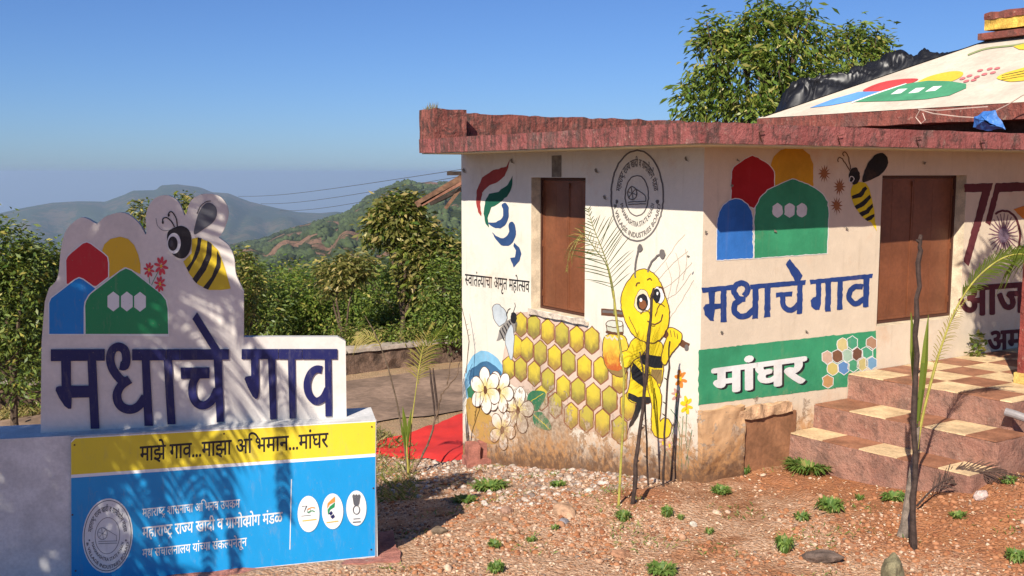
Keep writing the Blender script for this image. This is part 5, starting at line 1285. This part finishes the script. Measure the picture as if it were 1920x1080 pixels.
# roadside trees and bushes beyond the low wall
specs = [
 ('yellowing_tree', 'tall tree with drooping yellow green leaves above the roadside bushes', 'tree', 750, 21, [(740, 405, 42, 32, 1), (715, 430, 30, 30, .7), (765, 395, 20, 25, .5), (790, 450, 40, 40, 1), (820, 480, 38, 45, 1), (800, 530, 50, 45, 1), (770, 480, 35, 40, .5)], 7000, .18, [G3, G1, G3], .07),
 ('yellow_leaved_tree', 'slender tree with yellow brown leaves in the middle of the roadside bushes', 'tree', 632, 20, [(640, 508, 42, 20, 1), (670, 500, 35, 18, 1), (625, 535, 22, 18, .6)], 1900, .15, [G3], .045),
 ('leafy_bush', 'bright green bushy tree right behind the sign top', 'bush', 560, 22, [(560, 545, 60, 45, 1), (530, 590, 60, 50, 1), (590, 590, 50, 50, 1)], 5200, .12, [G2, G1], .06),
 ('leafy_bush', 'dark green bush between the bee board and the bright bush', 'bush', 480, 21, [(475, 560, 40, 70, 1), (500, 600, 45, 55, 1), (450, 620, 50, 50, .8)], 3800, .12, [G4, G1], .06),
 ('leafy_bush', 'dense green bush behind the slim yellow leaved tree', 'bush', 665, 22.5, [(660, 570, 50, 45, 1), (700, 560, 50, 60, 1), (640, 610, 60, 40, 1)], 5200, .12, [G2, G4], .06),
 ('leafy_bush', 'bushy green tree behind the young palm frond', 'bush', 750, 22, [(735, 560, 50, 60, 1), (770, 590, 55, 50, 1), (730, 620, 50, 30, 1)], 5200, .12, [G2, G1, G4], .06),
 ('leafy_bush', 'dark bush beside the house wall end', 'bush', 840, 20, [(835, 540, 35, 60, 1), (860, 590, 40, 60, 1), (815, 600, 35, 40, .8)], 3800, .11, [G2, G4], .05),
 ('leafy_bush', 'shaded tall bush right of the flame shaped tree behind the house', 'bush', 880, 23, [(870, 500, 40, 60, 1), (900, 560, 50, 60, 1)], 3000, .13, [G1, G4], .05),
 ('leafy_bush', 'low weedy bush growing over the roadside wall', 'bush', 690, 19.9, [(690, 635, 45, 16, 1), (750, 628, 40, 16, 1), (645, 632, 30, 20, .7)], 2600, .09, [G2, G3], .03),
]
hd = lambda d, yy: EYE - (yy - 325) / F * d
for i, (nm, lb, cat, x, d, cs, n, lf, ms, tr) in enumerate(specs):
    if lb.startswith('shaded tall'): lb = 'shaded tall bush half hidden by the left end of the house'
    bs = at(x, 640, d); bs.z = -1.5
    tree(nm, lb, cat, bs, [cpx(cx, cy, d, rx, ry, w_) for cx, cy, rx, ry, w_ in cs], n, lf, ms, 40 + i, tr, 5, 'trees and bushes beyond the road', clump=.10)
# understory mass behind them
def slab_sampler(x0, x1, y0, y1, d0, d1):
    def f(rng, n):
        d = rng.uniform(d0, d1, n); k = n // 16; cx = rng.uniform(x0, x1, k); cy = y0 + (y1 - y0) * rng.random(k) ** 1.0; cd = rng.uniform(d0, d1, k); j = rng.integers(0, k, n)
        P = np.array([tuple(at(cx[q], cy[q], cd[q])) for q in range(k)])[j] + rng.normal(size=(n, 3)) * .14; D = np.tile(np.array([0, -.5, .5]), (n, 1)); return P, D
    return f
leafcloud('undergrowth', [G4, G1], 16000, slab_sampler(380, 930, 500, 680, 23, 28), .16, seed=77, kind='stuff')
leafcloud('undergrowth', [G4, G2], 9000, slab_sampler(-600, 330, 560, 760, 15, 22), .16, seed=78, kind='stuff')
# farther scattered crowns down the slope
# left dark trees behind the sign
sp2 = [('leafy_bush', 'tall dark leafy tree at the left edge of the photo', 'tree', 30, 13.5, [(0, 470, 55, 60, 1), (40, 520, 50, 60, 1), (-40, 560, 80, 70, 1), (20, 600, 70, 60, 1), (10, 680, 90, 60, 1)], 9000, .10),
       ('leafy_bush', 'dark bush between the left edge and the coloured domes', 'tree', 95, 14.5, [(95, 500, 38, 40, 1), (120, 550, 40, 50, 1), (80, 600, 50, 60, 1), (130, 520, 20, 30, .4), (60, 650, 70, 50, 1)], 6500, .10),
       ('leafy_bush', 'bush showing between the dome tops and the bee board', 'tree', 290, 15, [(264, 404, 9, 14, .3), (240, 465, 26, 25, 1), (300, 480, 50, 40, 1), (347, 384, 9, 9, .2), (330, 440, 22, 30, .6)], 3200, .10),
       ('leafy_bush', 'pale green bush right behind the bee wing board', 'tree', 450, 17, [(452, 500, 22, 28, .8), (462, 540, 28, 35, 1), (440, 580, 36, 40, 1)], 2400, .10)]
for i, (nm, lb, cat, x, d, cs, n, lf) in enumerate(sp2):
    bs = at(x, 700, d); bs.z = gz(bs.x, bs.y) - .1
    tree(nm, lb, 'bush', bs, [cpx(cx, cy, d, rx, ry, w_) for cx, cy, rx, ry, w_ in cs], n, lf, [G4, G1] if i < 2 else [G1, G3], 60 + i, .06, 6, 'bushes behind the sign', clump=.08)

# ---- palm fronds
M_rach = plain('frond_stem', (.20, .20, .05), .6, .2, 10, .2); M_stick = plain('dark_stick', (.055, .035, .028), .9, .35, 20, .5); M_ystick = plain('yellow_stick', (.34, .30, .06), .7, .25, 15, .3)
L_gr = leafmat('palm_green', (.05, .10, .012), (.19, .23, .03), None, .35, .45); L_dry = leafmat('palm_dry', (.30, .22, .06), (.44, .36, .10), None, .3, .6); L_dk = leafmat('palm_dark', (.02, .045, .015), (.07, .11, .025), None, .25, .45)
def frond(pts, n, L, m, st, width=.014, ang=55, rw=.006, seed=0, sweep=1.0, droop=.35, t0=.1, side=None, parent=None, names=('rachis', 'leaflets'), split=True):
    """pts: rachis in 3D; leaflets on both sides"""
    rg = random.Random(seed); P = [Vector(p) for p in pts]
    fine = []
    for i in range(len(P) - 1):
        p0 = P[max(i - 1, 0)]; p1 = P[i]; p2 = P[i + 1]; p3 = P[min(i + 2, len(P) - 1)]
        for k in range(8):
            t = k / 8; fine.append(.5 * ((2 * p1) + (p2 - p0) * t + (2 * p0 - 5 * p1 + 4 * p2 - p3) * t * t + (3 * p1 - p0 - 3 * p2 + p3) * t ** 3))
    fine.append(P[-1]); N_ = len(fine)
    r = MB(); r.tube(fine, [rw * (1 - .75 * k / (N_ - 1)) for k in range(N_)], 6); r.build('frond_stem', st, parent)
    b = MB(); sd0 = side if side else None
    for k in range(n):
        t = t0 + (1 - t0) * (k + rg.random() * .5) / n; f = t * (N_ - 1); i = min(int(f), N_ - 2); p = fine[i].lerp(fine[i + 1], f - i); T = (fine[i + 1] - fine[i]).normalized()
        S = sd0 if sd0 else T.cross(UP)
        if S.length < .05: S = Vector((1, 0, 0))
        S = (S - T * S.dot(T)).normalized(); ln = L * (math.sin(min(1, (t - t0) / (1 - t0) * 1.15 + .12) * math.pi) ** .6 * .85 + .15) * rg.uniform(.85, 1.1)
        for sg in (1, -1):
            a = R(ang + rg.uniform(-8, 8)) * (1 - .35 * t); d = (T * math.cos(a) + S * sg * math.sin(a)).normalized(); nv = d.cross(T).normalized() * (sg)
            wv = (T - d * T.dot(d)).normalized() * width * rg.uniform(.8, 1.2); g1 = Vector((0, 0, -1)) * ln * droop * sweep
            q1 = p + d * ln * .4 + g1 * .12; q2 = p + d * ln * .75 + g1 * .45; q3 = p + d * ln + g1
            if split: b = MB()
            b.face([p - wv * .3, q1 - wv * .55, q1 + wv * .45, p + wv * .3]); b.face([q1 - wv * .55, q2 - wv * .4, q2 + wv * .3, q1 + wv * .45]); b.face([q2 - wv * .4, q3, q2 + wv * .3])
            if split: b.build('leaflet', m, parent)
    if not split: o = b.build(names[1], m, parent); o['kind'] = 'stuff'
def line3(pts, d): return [at(x, y, d) for x, y in pts]
# middle planting
base = gpt(1190, 945); dB = base.y
pm = thing('coconut_seedling', 'young coconut seedling with a feathery frond in front of the mural bee', 'plant', gpt(1160, 948))
dA = gpt(1160, 948).y
m = MB(); m.tube(line3([(1160, 948), (1168, 800), (1170, 700), (1156, 600), (1150, 545)], dA), [.011, .009, .009, .010, .008], 6); m.build('stem', M_ystick, pm)
frond(line3([(1152, 590), (1150, 545), (1140, 500), (1128, 465), (1112, 425), (1102, 390)], dA), 22, .33, L_dk, M_rach, .007, 62, .007, 3, droop=.10, side=Vector((1, .15, 0)), parent=pm, t0=.22)
frond(line3([(1150, 560), (1138, 500), (1118, 470), (1092, 440), (1070, 470), (1062, 510)], dA + .05), 20, .17, L_dry, M_rach, .006, 60, .005, 4, droop=.55, side=Vector((.6, .4, .5)), parent=pm, t0=.35)
def stick(pts, d, r, label, mat=M_stick, kind='wooden_stake', cat='stake'):
    m = MB(); rg = random.Random(int(pts[0][0])); P = line3(pts, d); P2 = []
    for i in range(len(P) - 1):
        for k in range(4): P2.append(P[i].lerp(P[i + 1], k / 4) + Vector((rg.uniform(-1, 1), 0, 0)) * r[0] * .5)
    P2.append(P[-1]); n = len(P2); m.tube(P2, [r[0] + (r[1] - r[0]) * k / (n - 1) + r[0] * rg.uniform(-.12, .12) for k in range(n)], 7)
    for k in range(3):
        i = rg.randrange(2, n - 2); m.tube([P2[i], P2[i] + Vector((rg.choice((-1, 1)) * .03, 0, .02))], [r[0] * .6, r[0] * .3], 5)
    return tag(m.build(kind, mat), label, cat, 'stakes in the yard')
stick([(1186, 950), (1196, 840), (1210, 700), (1222, 560), (1226, 540)], dB, (.020, .010), 'thick dark slanting stake in front of the painted bee body')
d_ = gpt(1216, 912).y; stick([(1216, 916), (1212, 800), (1206, 700), (1200, 660)], d_, (.009, .006), 'thin dark stake between the thick stake and the corner stake')
d_ = gpt(1243, 912).y; stick([(1243, 916), (1248, 780), (1254, 690), (1256, 640)], d_, (.011, .007), 'thin upright stake nearest the house corner')
# right planting
bR = gpt(1712, 1030); dR_ = bR.y
stick([(1713, 1034), (1714, 900), (1716, 700), (1720, 560), (1725, 470), (1727, 440)], dR_, (.024, .013), 'tall dark stake standing in the palm pit before the steps')
bT = gpt(1700, 1008); dT = bT.y
pr = thing('young_palm', 'young coconut palm with a long arching yellow green frond in front of the steps', 'palm', bT)
m = MB(); m.tube(line3([(1690, 1016), (1697, 985), (1702, 940), (1710, 880), (1717, 840), (1722, 800)], dT), [.048, .038, .028, .020, .016, .012], 9); o = m.build('trunk', plain('palm_base', (.20, .155, .12), .9, .4, 18, .7, .01), pr)
frond(line3([(1718, 850), (1728, 790), (1745, 720), (1765, 650), (1790, 585), (1820, 535), (1855, 500), (1890, 480), (1925, 478), (1960, 500)], dT + .05), 58, .17, [L_gr][0], M_ystick, .009, 48, .011, 6, droop=.28, side=Vector((.55, .15, -.75)), parent=pr, t0=.50)
frond(line3([(1722, 820), (1738, 740), (1760, 660), (1785, 600), (1812, 560)], dT + .08), 26, .13, L_dry, M_ystick, .006, 55, .006, 8, droop=.45, side=Vector((.9, .1, -.2)), parent=pr, t0=.42)
def blade(pts, d, wpx, mat, parent, name='leaf_blade'):
    m = MB(); P = line3(pts, d); k = d / F; n = len(P)
    for i in range(n - 1):
        w0 = wpx * k / 2 * math.sin(math.pi * (.12 + .86 * i / (n - 1))); w1 = wpx * k / 2 * math.sin(math.pi * (.12 + .86 * (i + 1) / (n - 1)))
        X = Vector((1, 0, 0)); Yv = Vector((0, -.4, 0)); m.face([P[i] - X * w0, P[i] + Yv * w0, P[i + 1] + Yv * w1, P[i + 1] - X * w1]); m.face([P[i] + Yv * w0, P[i] + X * w0, P[i + 1] + X * w1, P[i + 1] + Yv * w1])
    return m.build(name, mat, parent)
blade([(1722, 790), (1728, 730), (1733, 680), (1736, 640), (1741, 590)], dT - .03, 14, L_gr, pr); blade([(1720, 800), (1716, 720), (1712, 660), (1711, 620), (1708, 585)], dT - .02, 12, L_gr, pr)
M_dfr = plain('dead_frond', (.075, .045, .035), .9, .3, 20, .3)
pts_ = []
for x, y, h_ in ((1719, 962, .06), (1755, 938, .12), (1800, 920, .14), (1860, 912, .12), (1930, 914, .08)):
    q = gpt(x, y); pts_.append(q + UP * h_)
frond(pts_, 44, .26, leafmat('dead_leaflet', (.06, .035, .028), (.13, .08, .06), None, .1, .9), M_dfr, .009, 32, .010, 31, droop=.22, side=Vector((.6, -.3, -.7)), parent=pr, t0=.2)
# second crown hanging into view at the right edge
frond(line3([(1960, 470), (1925, 466), (1896, 478)], dT + .1), 12, .26, L_gr, M_ystick, .016, 50, .008, 9, droop=.9, side=Vector((.8, .3, -.5)), parent=pr, t0=.1)
# left planting
bL = gpt(768, 890); dL_ = bL.y
pl_ = thing('coconut_seedling', 'young coconut seedling with yellow green fronds in front of the red cloth', 'plant', bL)
m = MB(); m.tube(line3([(765, 893), (757, 820), (742, 745), (728, 690), (712, 645), (698, 615), (684, 592)], dL_), [.014, .012, .010, .009, .007, .006, .003], 6); m.build('stem', plain('seedling_stem', (.13, .09, .06), .85, .3, 15), pl_)
frond(line3([(716, 655), (705, 638), (688, 630), (672, 632), (660, 645)], dL_), 18, .20, L_dry, M_ystick, .010, 50, .005, 11, droop=.6, side=Vector((.3, .2, 1)), parent=pl_)
m = MB(); m.tube(line3([(766, 893), (763, 845), (761, 800)], dL_ - .04), [.012, .010, .006], 6); m.build('stem', M_ystick, pl_)
blade([(762, 835), (761, 810), (758, 785), (755, 762)], dL_ - .04, 9, L_gr, pl_); blade([(764, 835), (766, 810), (768, 790), (772, 765)], dL_ - .05, 7, L_gr, pl_); blade([(760, 840), (755, 810), (752, 790)], dL_ - .05, 6, L_gr, pl_)
m = MB(); m.tube(line3([(767, 890), (768, 850), (772, 790), (780, 730), (784, 700), (790, 660), (806, 612)], dL_ + .1), [.008, .007, .007, .006, .005, .004, .002], 6); m.build('stem', M_ystick, pl_)
frond(line3([(782, 715), (786, 690), (792, 660), (800, 630), (812, 605)], dL_ + .1), 24, .26, L_dry, M_ystick, .011, 55, .006, 12, droop=.25, side=Vector((1, .3, 0)), parent=pl_, t0=.05)
frond(line3([(784, 720), (790, 690), (802, 655), (822, 625), (834, 612)], dL_ + .12), 26, .24, L_gr, M_ystick, .011, 55, .005, 13, droop=.35, side=Vector((.9, .3, .2)), parent=pl_, t0=.2)
for k, (x0, x1) in enumerate(((806, 812), (812, 818))): blade([(x0, 690), (x0 + 3, 720), (x1 + 2, 760), (x1 + 4, 795)], dL_ + .05 + .01 * k, 5, M_stick, pl_, 'dry_blade')
tw = stick([(772, 888), (790, 860), (808, 815), (820, 775), (827, 740), (840, 725), (856, 705), (862, 680)], dL_ + .03, (.014, .006), 'knobbly forked branch leaning right beside the seedling', plain('twig', (.14, .09, .06), .9, .4, 20), 'dry_branch', 'branch')
m = MB(); 
stick([(838, 722), (842, 700), (845, 670)], dL_ + .03, (.008, .005), 'short upright fork of the knobbly branch', MATS['twig'], 'dry_twig', 'twig')
stick([(874, 700), (880, 640), (872, 600), (862, 560)], dL_ + .6, (.006, .003), 'thin curving twig against the left end of the house', MATS['twig'], 'dry_twig', 'twig')

# ---- weeds
M_weed = leafmat('weed', (.08, .17, .035), (.27, .38, .08), (.40, .36, .12), .45, .5, .12)
def weed(px, py, wpx, hpx, label, n=60, cat='weed', mat=None):
    p = gpt(px, py); k = p.y / F; rg = random.Random(int(px * 7 + py)); m = MB(); rx = wpx * k / 2; h = hpx * k
    for _ in range(int(n * 1.6)):
        a = rg.uniform(0, 6.283); r0 = rx * .5 * rg.random() ** .8; b = p + Vector((math.cos(a) * r0, math.sin(a) * r0, 0)); b.z = gz(b.x, b.y); L = rg.uniform(.5, 1.1)
        d = Vector((math.cos(a) * rx * .6, math.sin(a) * rx * .6, 0)) * L; t = b + d + Vector((0, 0, h * rg.uniform(.05, .7))); md = b + d * .5 + Vector((0, 0, h * .5 * L)); S = Vector((-math.sin(a), math.cos(a), 0)) * min(rx, .12) * .10 * rg.uniform(.7, 1.5)
        m.face([b - S * .4, md - S, md + S, b + S * .4]); m.face([md - S, t, md + S])
    return tag(m.build('weed_clump', mat or M_weed), label, cat, 'weeds in the yard')
weed(1515, 884, 105, 34, 'wide low weed clump at the foot of the lowest step', 190); weed(1470, 868, 50, 30, 'darker weed against the corner of the lowest step', 70, mat=leafmat('weed_dark', (.03, .07, .015), (.08, .13, .03)))
weed(1556, 958, 62, 36, 'weed clump at the top edge of the dug pit', 120); weed(1503, 975, 42, 24, 'smaller weed left of the pit edge', 60); weed(1470, 1035, 46, 48, 'bright upright weed above the bottom edge of the yard', 90)
weed(1676, 938, 60, 22, 'flat weed just left of the palm trunk', 90); weed(1168, 975, 36, 26, 'bright weed just below the middle stakes', 70); weed(1250, 968, 34, 30, 'grey green weed right of the middle stakes', 60)
weed(1276, 974, 20, 16, 'tiny weed beside the grey green weed', 30); weed(918, 918, 90, 26, 'spreading weed patch below the white painted flowers', 150); weed(870, 942, 60, 20, 'sparse weed patch left of the spreading patch', 80)
weed(1045, 912, 40, 16, 'small weed beneath the painted honeycomb', 60); weed(927, 1026, 36, 20, 'small weed tuft lower left of the yard', 50); weed(996, 1015, 28, 14, 'small dark weed tuft near the yard centre', 35)
weed(930, 1072, 44, 30, 'weed at the bottom left of the yard', 70); weed(1240, 1075, 70, 28, 'broad weed at the bottom centre of the yard', 110); weed(1352, 925, 50, 22, 'weed below the house corner plinth', 70); weed(1398, 888, 26, 26, 'weed growing out of the plinth wall foot', 40)
weed(1905, 1052, 50, 34, 'weed at the bottom right edge of the photo', 80); weed(1795, 970, 40, 16, 'low weed right of the palm pit', 50); weed(1612, 938, 26, 20, 'thin seedling weed above the pit', 26); weed(1040, 993, 24, 16, 'dark weed in front of the blue grey stone', 30)
weed(1890, 906, 40, 22, 'weed beside the lower step end', 50); weed(1330, 1000, 26, 16, 'tiny weed right of the small pale stone', 30)
rg = random.Random(9); pts = []
# dry grass and leaf litter as stuff
def litter(name, mat, n, region, ln, seed, up=.3):
    def f(rng, n):
        P = []
        while len(P) < n:
            x, y = region(rng); 
            if clear(x, y): P.append((x, y, gz(x, y) + .006))
        D = np.tile(np.array([0, 0, up]), (n, 1)); return np.array(P), D
    return leafcloud(name, [mat], n, f, ln, seed=seed, kind='stuff', droop=0.0, asp=.16 if up > .5 else .42)
def reg1(rng):
    d = 5.8 + 7 * rng.random() ** 1.4; return ((rng.uniform(600, 1990) - 960) / F * d, d)
litter('dry_leaf_litter', stonemat('litter', [(0, (.58, .38, .23)), (.4, (.34, .17, .09)), (.65, (.72, .56, .38))]), 8500, reg1, .026, 5, .15)
def reg2(rng):
    for _ in range(50):
        d = 5.8 + 6 * rng.random(); x = (rng.uniform(700, 1990) - 960) / F * d
        if mn.noise(Vector((x * 1.7, d * 1.7, 4))) > .22: return x, d
    return x, d
litter('grass', M_weed, 1600, reg2, .05, 6, .8)
def reg3(rng): p = W(rng.uniform(-8, 3), rng.choice([rng.uniform(5.6, 7.2), rng.uniform(10.3, 11.0)]), 0); return p.x, p.y
litter('verge_grass', leafmat('dry_grass', (.22, .17, .06), (.42, .33, .13), (.12, .15, .04)), 9000, reg3, .16, 7, 1.1)
def reg4(rng): p = at(rng.uniform(640, 780), 700, rng.uniform(9.5, 14.5)); return p.x, p.y
litter('verge_grass', leafmat('dry_grass2', (.16, .16, .05), (.36, .32, .10), (.10, .14, .03)), 1500, reg4, .10, 8, 1.0)
# porch weed and parapet weed
pw = PR.pt(1812, 672) - DL * .05
def sm(name, p, rx, h, n, label, mat): 
    m = MB(); rg = random.Random(n)
    for _ in range(n):
        c = p + DR * rg.uniform(-1, 1) * rx - DL * rg.uniform(0, .09) + Vector((0, 0, h * rg.random())); th = rg.uniform(0, 6.28); d = Vector((math.cos(th), math.sin(th) * .4 - .4, rg.uniform(-.3, .6))).normalized() * rx * .5; s_ = d.cross(Vector((rg.random(), rg.random(), 1))).normalized() * rx * .16
        m.face([c, c + d * .5 + s_, c + d, c + d * .5 - s_])
    return tag(m.build(name, mat), label, 'weed')
sm('wall_weed', pw + Vector((0, 0, .02)), .12, .26, 110, 'green weed growing where the porch floor meets the wall', G1)
m = MB(); rg = random.Random(4)
for _ in range(60):
    c = W(-.55 + rg.random() * .12, BE - .06 - rg.random() * .14, zp - .02); a_ = rg.uniform(0, 6.28); d = Vector((math.cos(a_) * .06, math.sin(a_) * .06, rg.uniform(.04, .13))); s_ = Vector((1, .2, 0)) * .005
    m.face([c - s_, c + s_, c + d])
for x_ in (848, 862, 880, 905, 925):
    for _ in range(5):
        c = W(-.18, BE - .2, zp - .05); c = at(x_ + rg.uniform(-6, 6), 222, c.y + (x_ - 850) * .012 - .12); m.face([c, c + Vector((.012, 0, 0)), c + Vector((rg.uniform(-.04, .04), -.03, -rg.uniform(.1, .3)))])
tag(m.build('parapet_weed', MATS['dry_grass']), 'dry grass tuft on the far left corner of the roof parapet', 'weed')

# ---- lean-to roof behind the left wall
ld = 15.2; sh = thing('shed_roof', 'sloping timber lean-to roof end showing behind the house at left', 'shed', at(860, 380, ld))
M_wood = plain('weathered_wood', (.16, .085, .05), .85, .35, 14, .5, .01)
def beam(p, q, wz, wy, nm, mat=M_wood):
    P, Q_ = at(*p, ld), at(*q, ld); m = MB(); u = Vector((0, wy, 0)); t = (Q_ - P).normalized(); v = t.cross(Vector((0, 1, 0))).normalized() * wz / 2
    m.box8([P - v, Q_ - v, Q_ - v + u, P - v + u, P + v, Q_ + v, Q_ + v + u, P + v + u]); return m.build(nm, mat, sh)
beam((780, 384), (900, 312), .09, .06, 'rafter'); beam((790, 384), (900, 324), .05, .5, 'rafter', plain('wood_red', (.24, .11, .07), .85, .3, 12)); beam((806, 383), (900, 336), .05, 2.5, 'roof_board', plain('dark_wood', (.04, .028, .022), .9, .4, 12)); beam((835, 391), (866, 350), .05, .05, 'strut'); beam((838, 325), (900, 325), .06, .1, 'ridge_piece', MATS['dark_wood'])  # roof board and ridge piece in a near-black wood tone
# power lines
M_wire = plain('wire', (.12, .12, .13), .6)
for i, (a, b_) in enumerate((((447, 368), (862, 318)), ((489, 382), (862, 331)), ((525, 395), (862, 344)))):
    P0 = at(*a, 160); P1 = at(*b_, 40); P2 = P1 + (P1 - P0) * .25; m = MB()
    m.tube([P0.lerp(P1, k / 12) - Vector((0, 0, math.sin(k / 12 * math.pi) * .35)) for k in range(13)] + [P2 + Vector((0, 0, .3))], [.032 - .02 * k / 13 for k in range(14)], 4)
    tag(m.build('power_line', M_wire), ['topmost of the three overhead wires crossing the valley', 'middle one of the three overhead wires', 'lowest of the three overhead wires'][i], 'wire', 'overhead wires')

# ---- trees outside the frame that throw the dappled shade on the sign
def shade_at(plane, px, py, k): return plane.pt(px, py) + SUN * k
tp = thing('coconut_palm', 'tall coconut palm standing beside the viewer whose fronds shade the sign', 'palm', Vector((-4.6, 2.6, 0)))
crown = shade_at(S1, 190, 560, 5.1)
m = MB(); m.tube([Vector((-4.9, 1.6, -.3)), Vector((-4.9, 1.7, 1.8)), crown.lerp(Vector((-4.9, 1.7, 3)), .4), crown], [.17, .14, .12, .10], 10); m.build('trunk', M_bark, tp)
fr_ends = [((300, 480), (520, 700), (560, 980)), ((330, 560), (430, 760), (470, 1080)), ((250, 640), (320, 850), (360, 1200)), ((150, 640), (200, 850), (240, 1150)), ((60, 600), (20, 800), (10, 1100)), ((90, 450), (-100, 480), (-260, 640)), ((190, 700), (270, 1000), (290, 1300)), ((210, 480), (320, 330), (470, 300)), ((100, 560), (90, 800), (110, 1000)), ((230, 600), (400, 860), (420, 1150)),
  ((200, 420), (280, 360), (420, 420)), ((120, 420), (60, 380), (0, 460)), ((260, 520), (400, 500), (470, 640)), ((180, 500), (150, 380), (250, 300)), ((280, 440), (420, 380), (480, 520)), ((160, 560), (140, 720), (150, 900)), ((240, 560), (330, 620), (400, 740)), ((150, 480), (60, 520), (60, 680)), ((220, 620), (300, 760), (330, 960))]
for i, (a, b_, c) in enumerate(fr_ends):
    k0 = 5.1; pts = [crown, shade_at(S1, *a, k0 + .15 * (i % 3)), shade_at(S1, *b_, k0 - .3 - .1 * (i % 2)), shade_at(S1, *c, k0 - .7)]
    frond(pts, 66, .62, L_gr, M_rach, .027, 42, .016, 100 + i, droop=.32, side=None, parent=tp, t0=.04, split=False)
# leafy tree shading the left end of the sign base
c0 = shade_at(S0, 40, 950, 6.5); bt = Vector((c0.x - 1.2, c0.y - 1.6, 0))
cen = [(tuple(shade_at(S0, x, y, 6.5 + .4 * (j % 3))), (r, r, r * .8), 1) for j, (x, y, r) in enumerate(((-60, 700, .5), (40, 780, .45), (10, 900, .55), (90, 1000, .5), (20, 1080, .5), (60, 620, .4), (150, 700, .35), (150, 1060, .4)))]
tree('shade_tree', 'broad leafy tree beside the viewer shading the left end of the sign', 'tree', bt, cen, 2600, .16, [G1], 91, .12, 8, clump=.12)

bt = Vector((6.6, 6.3, 0)); cen = [(tuple(PR.pt(x, y) + SUN * k), (r, r, r * .8), 1) for x, y, k, r in ((1900, 590, 7.0, .42), (1925, 650, 7.2, .5), (1895, 660, 7.1, .30), (1945, 560, 6.8, .5), (1880, 560, 7.0, .22))]  # tree added out of view to drop shade on the porch wall
cen += [((5.2, 6.2, 5.6), (.5, .5, .4), 1), ((6.0, 6.4, 5.9), (.7, .7, .5), 1)]
tree('added_shade_tree', 'leafy tree added unseen beyond the right edge to shade the porch wall', 'tree', bt, cen, 3400, .15, [G1], 95, .13, 7, clump=.08)
# ================================================================== HAZE
bm = bmesh.new(); bmesh.ops.create_cube(bm, size=1)
for v in bm.verts: v.co = Vector((v.co.x * 30000, v.co.y * 30000, (-560) if v.co.z < 0 else 28))
me = bpy.data.meshes.new('haze'); bm.to_mesh(me); bm.free(); o = bpy.data.objects.new('haze', me); col.objects.link(o); o['kind'] = 'stuff'
m = bpy.data.materials.new('haze_air'); m.use_nodes = True; nt = m.node_tree; nt.nodes.remove(nt.nodes['Principled BSDF']); v = nt.nodes.new('ShaderNodeVolumePrincipled'); v.inputs['Density'].default_value = 1.15e-4; v.inputs['Color'].default_value = (.60, .76, 1, 1); v.inputs['Anisotropy'].default_value = .2
nt.links.new(v.outputs[0], nt.nodes['Material Output'].inputs['Volume']); me.materials.append(m)
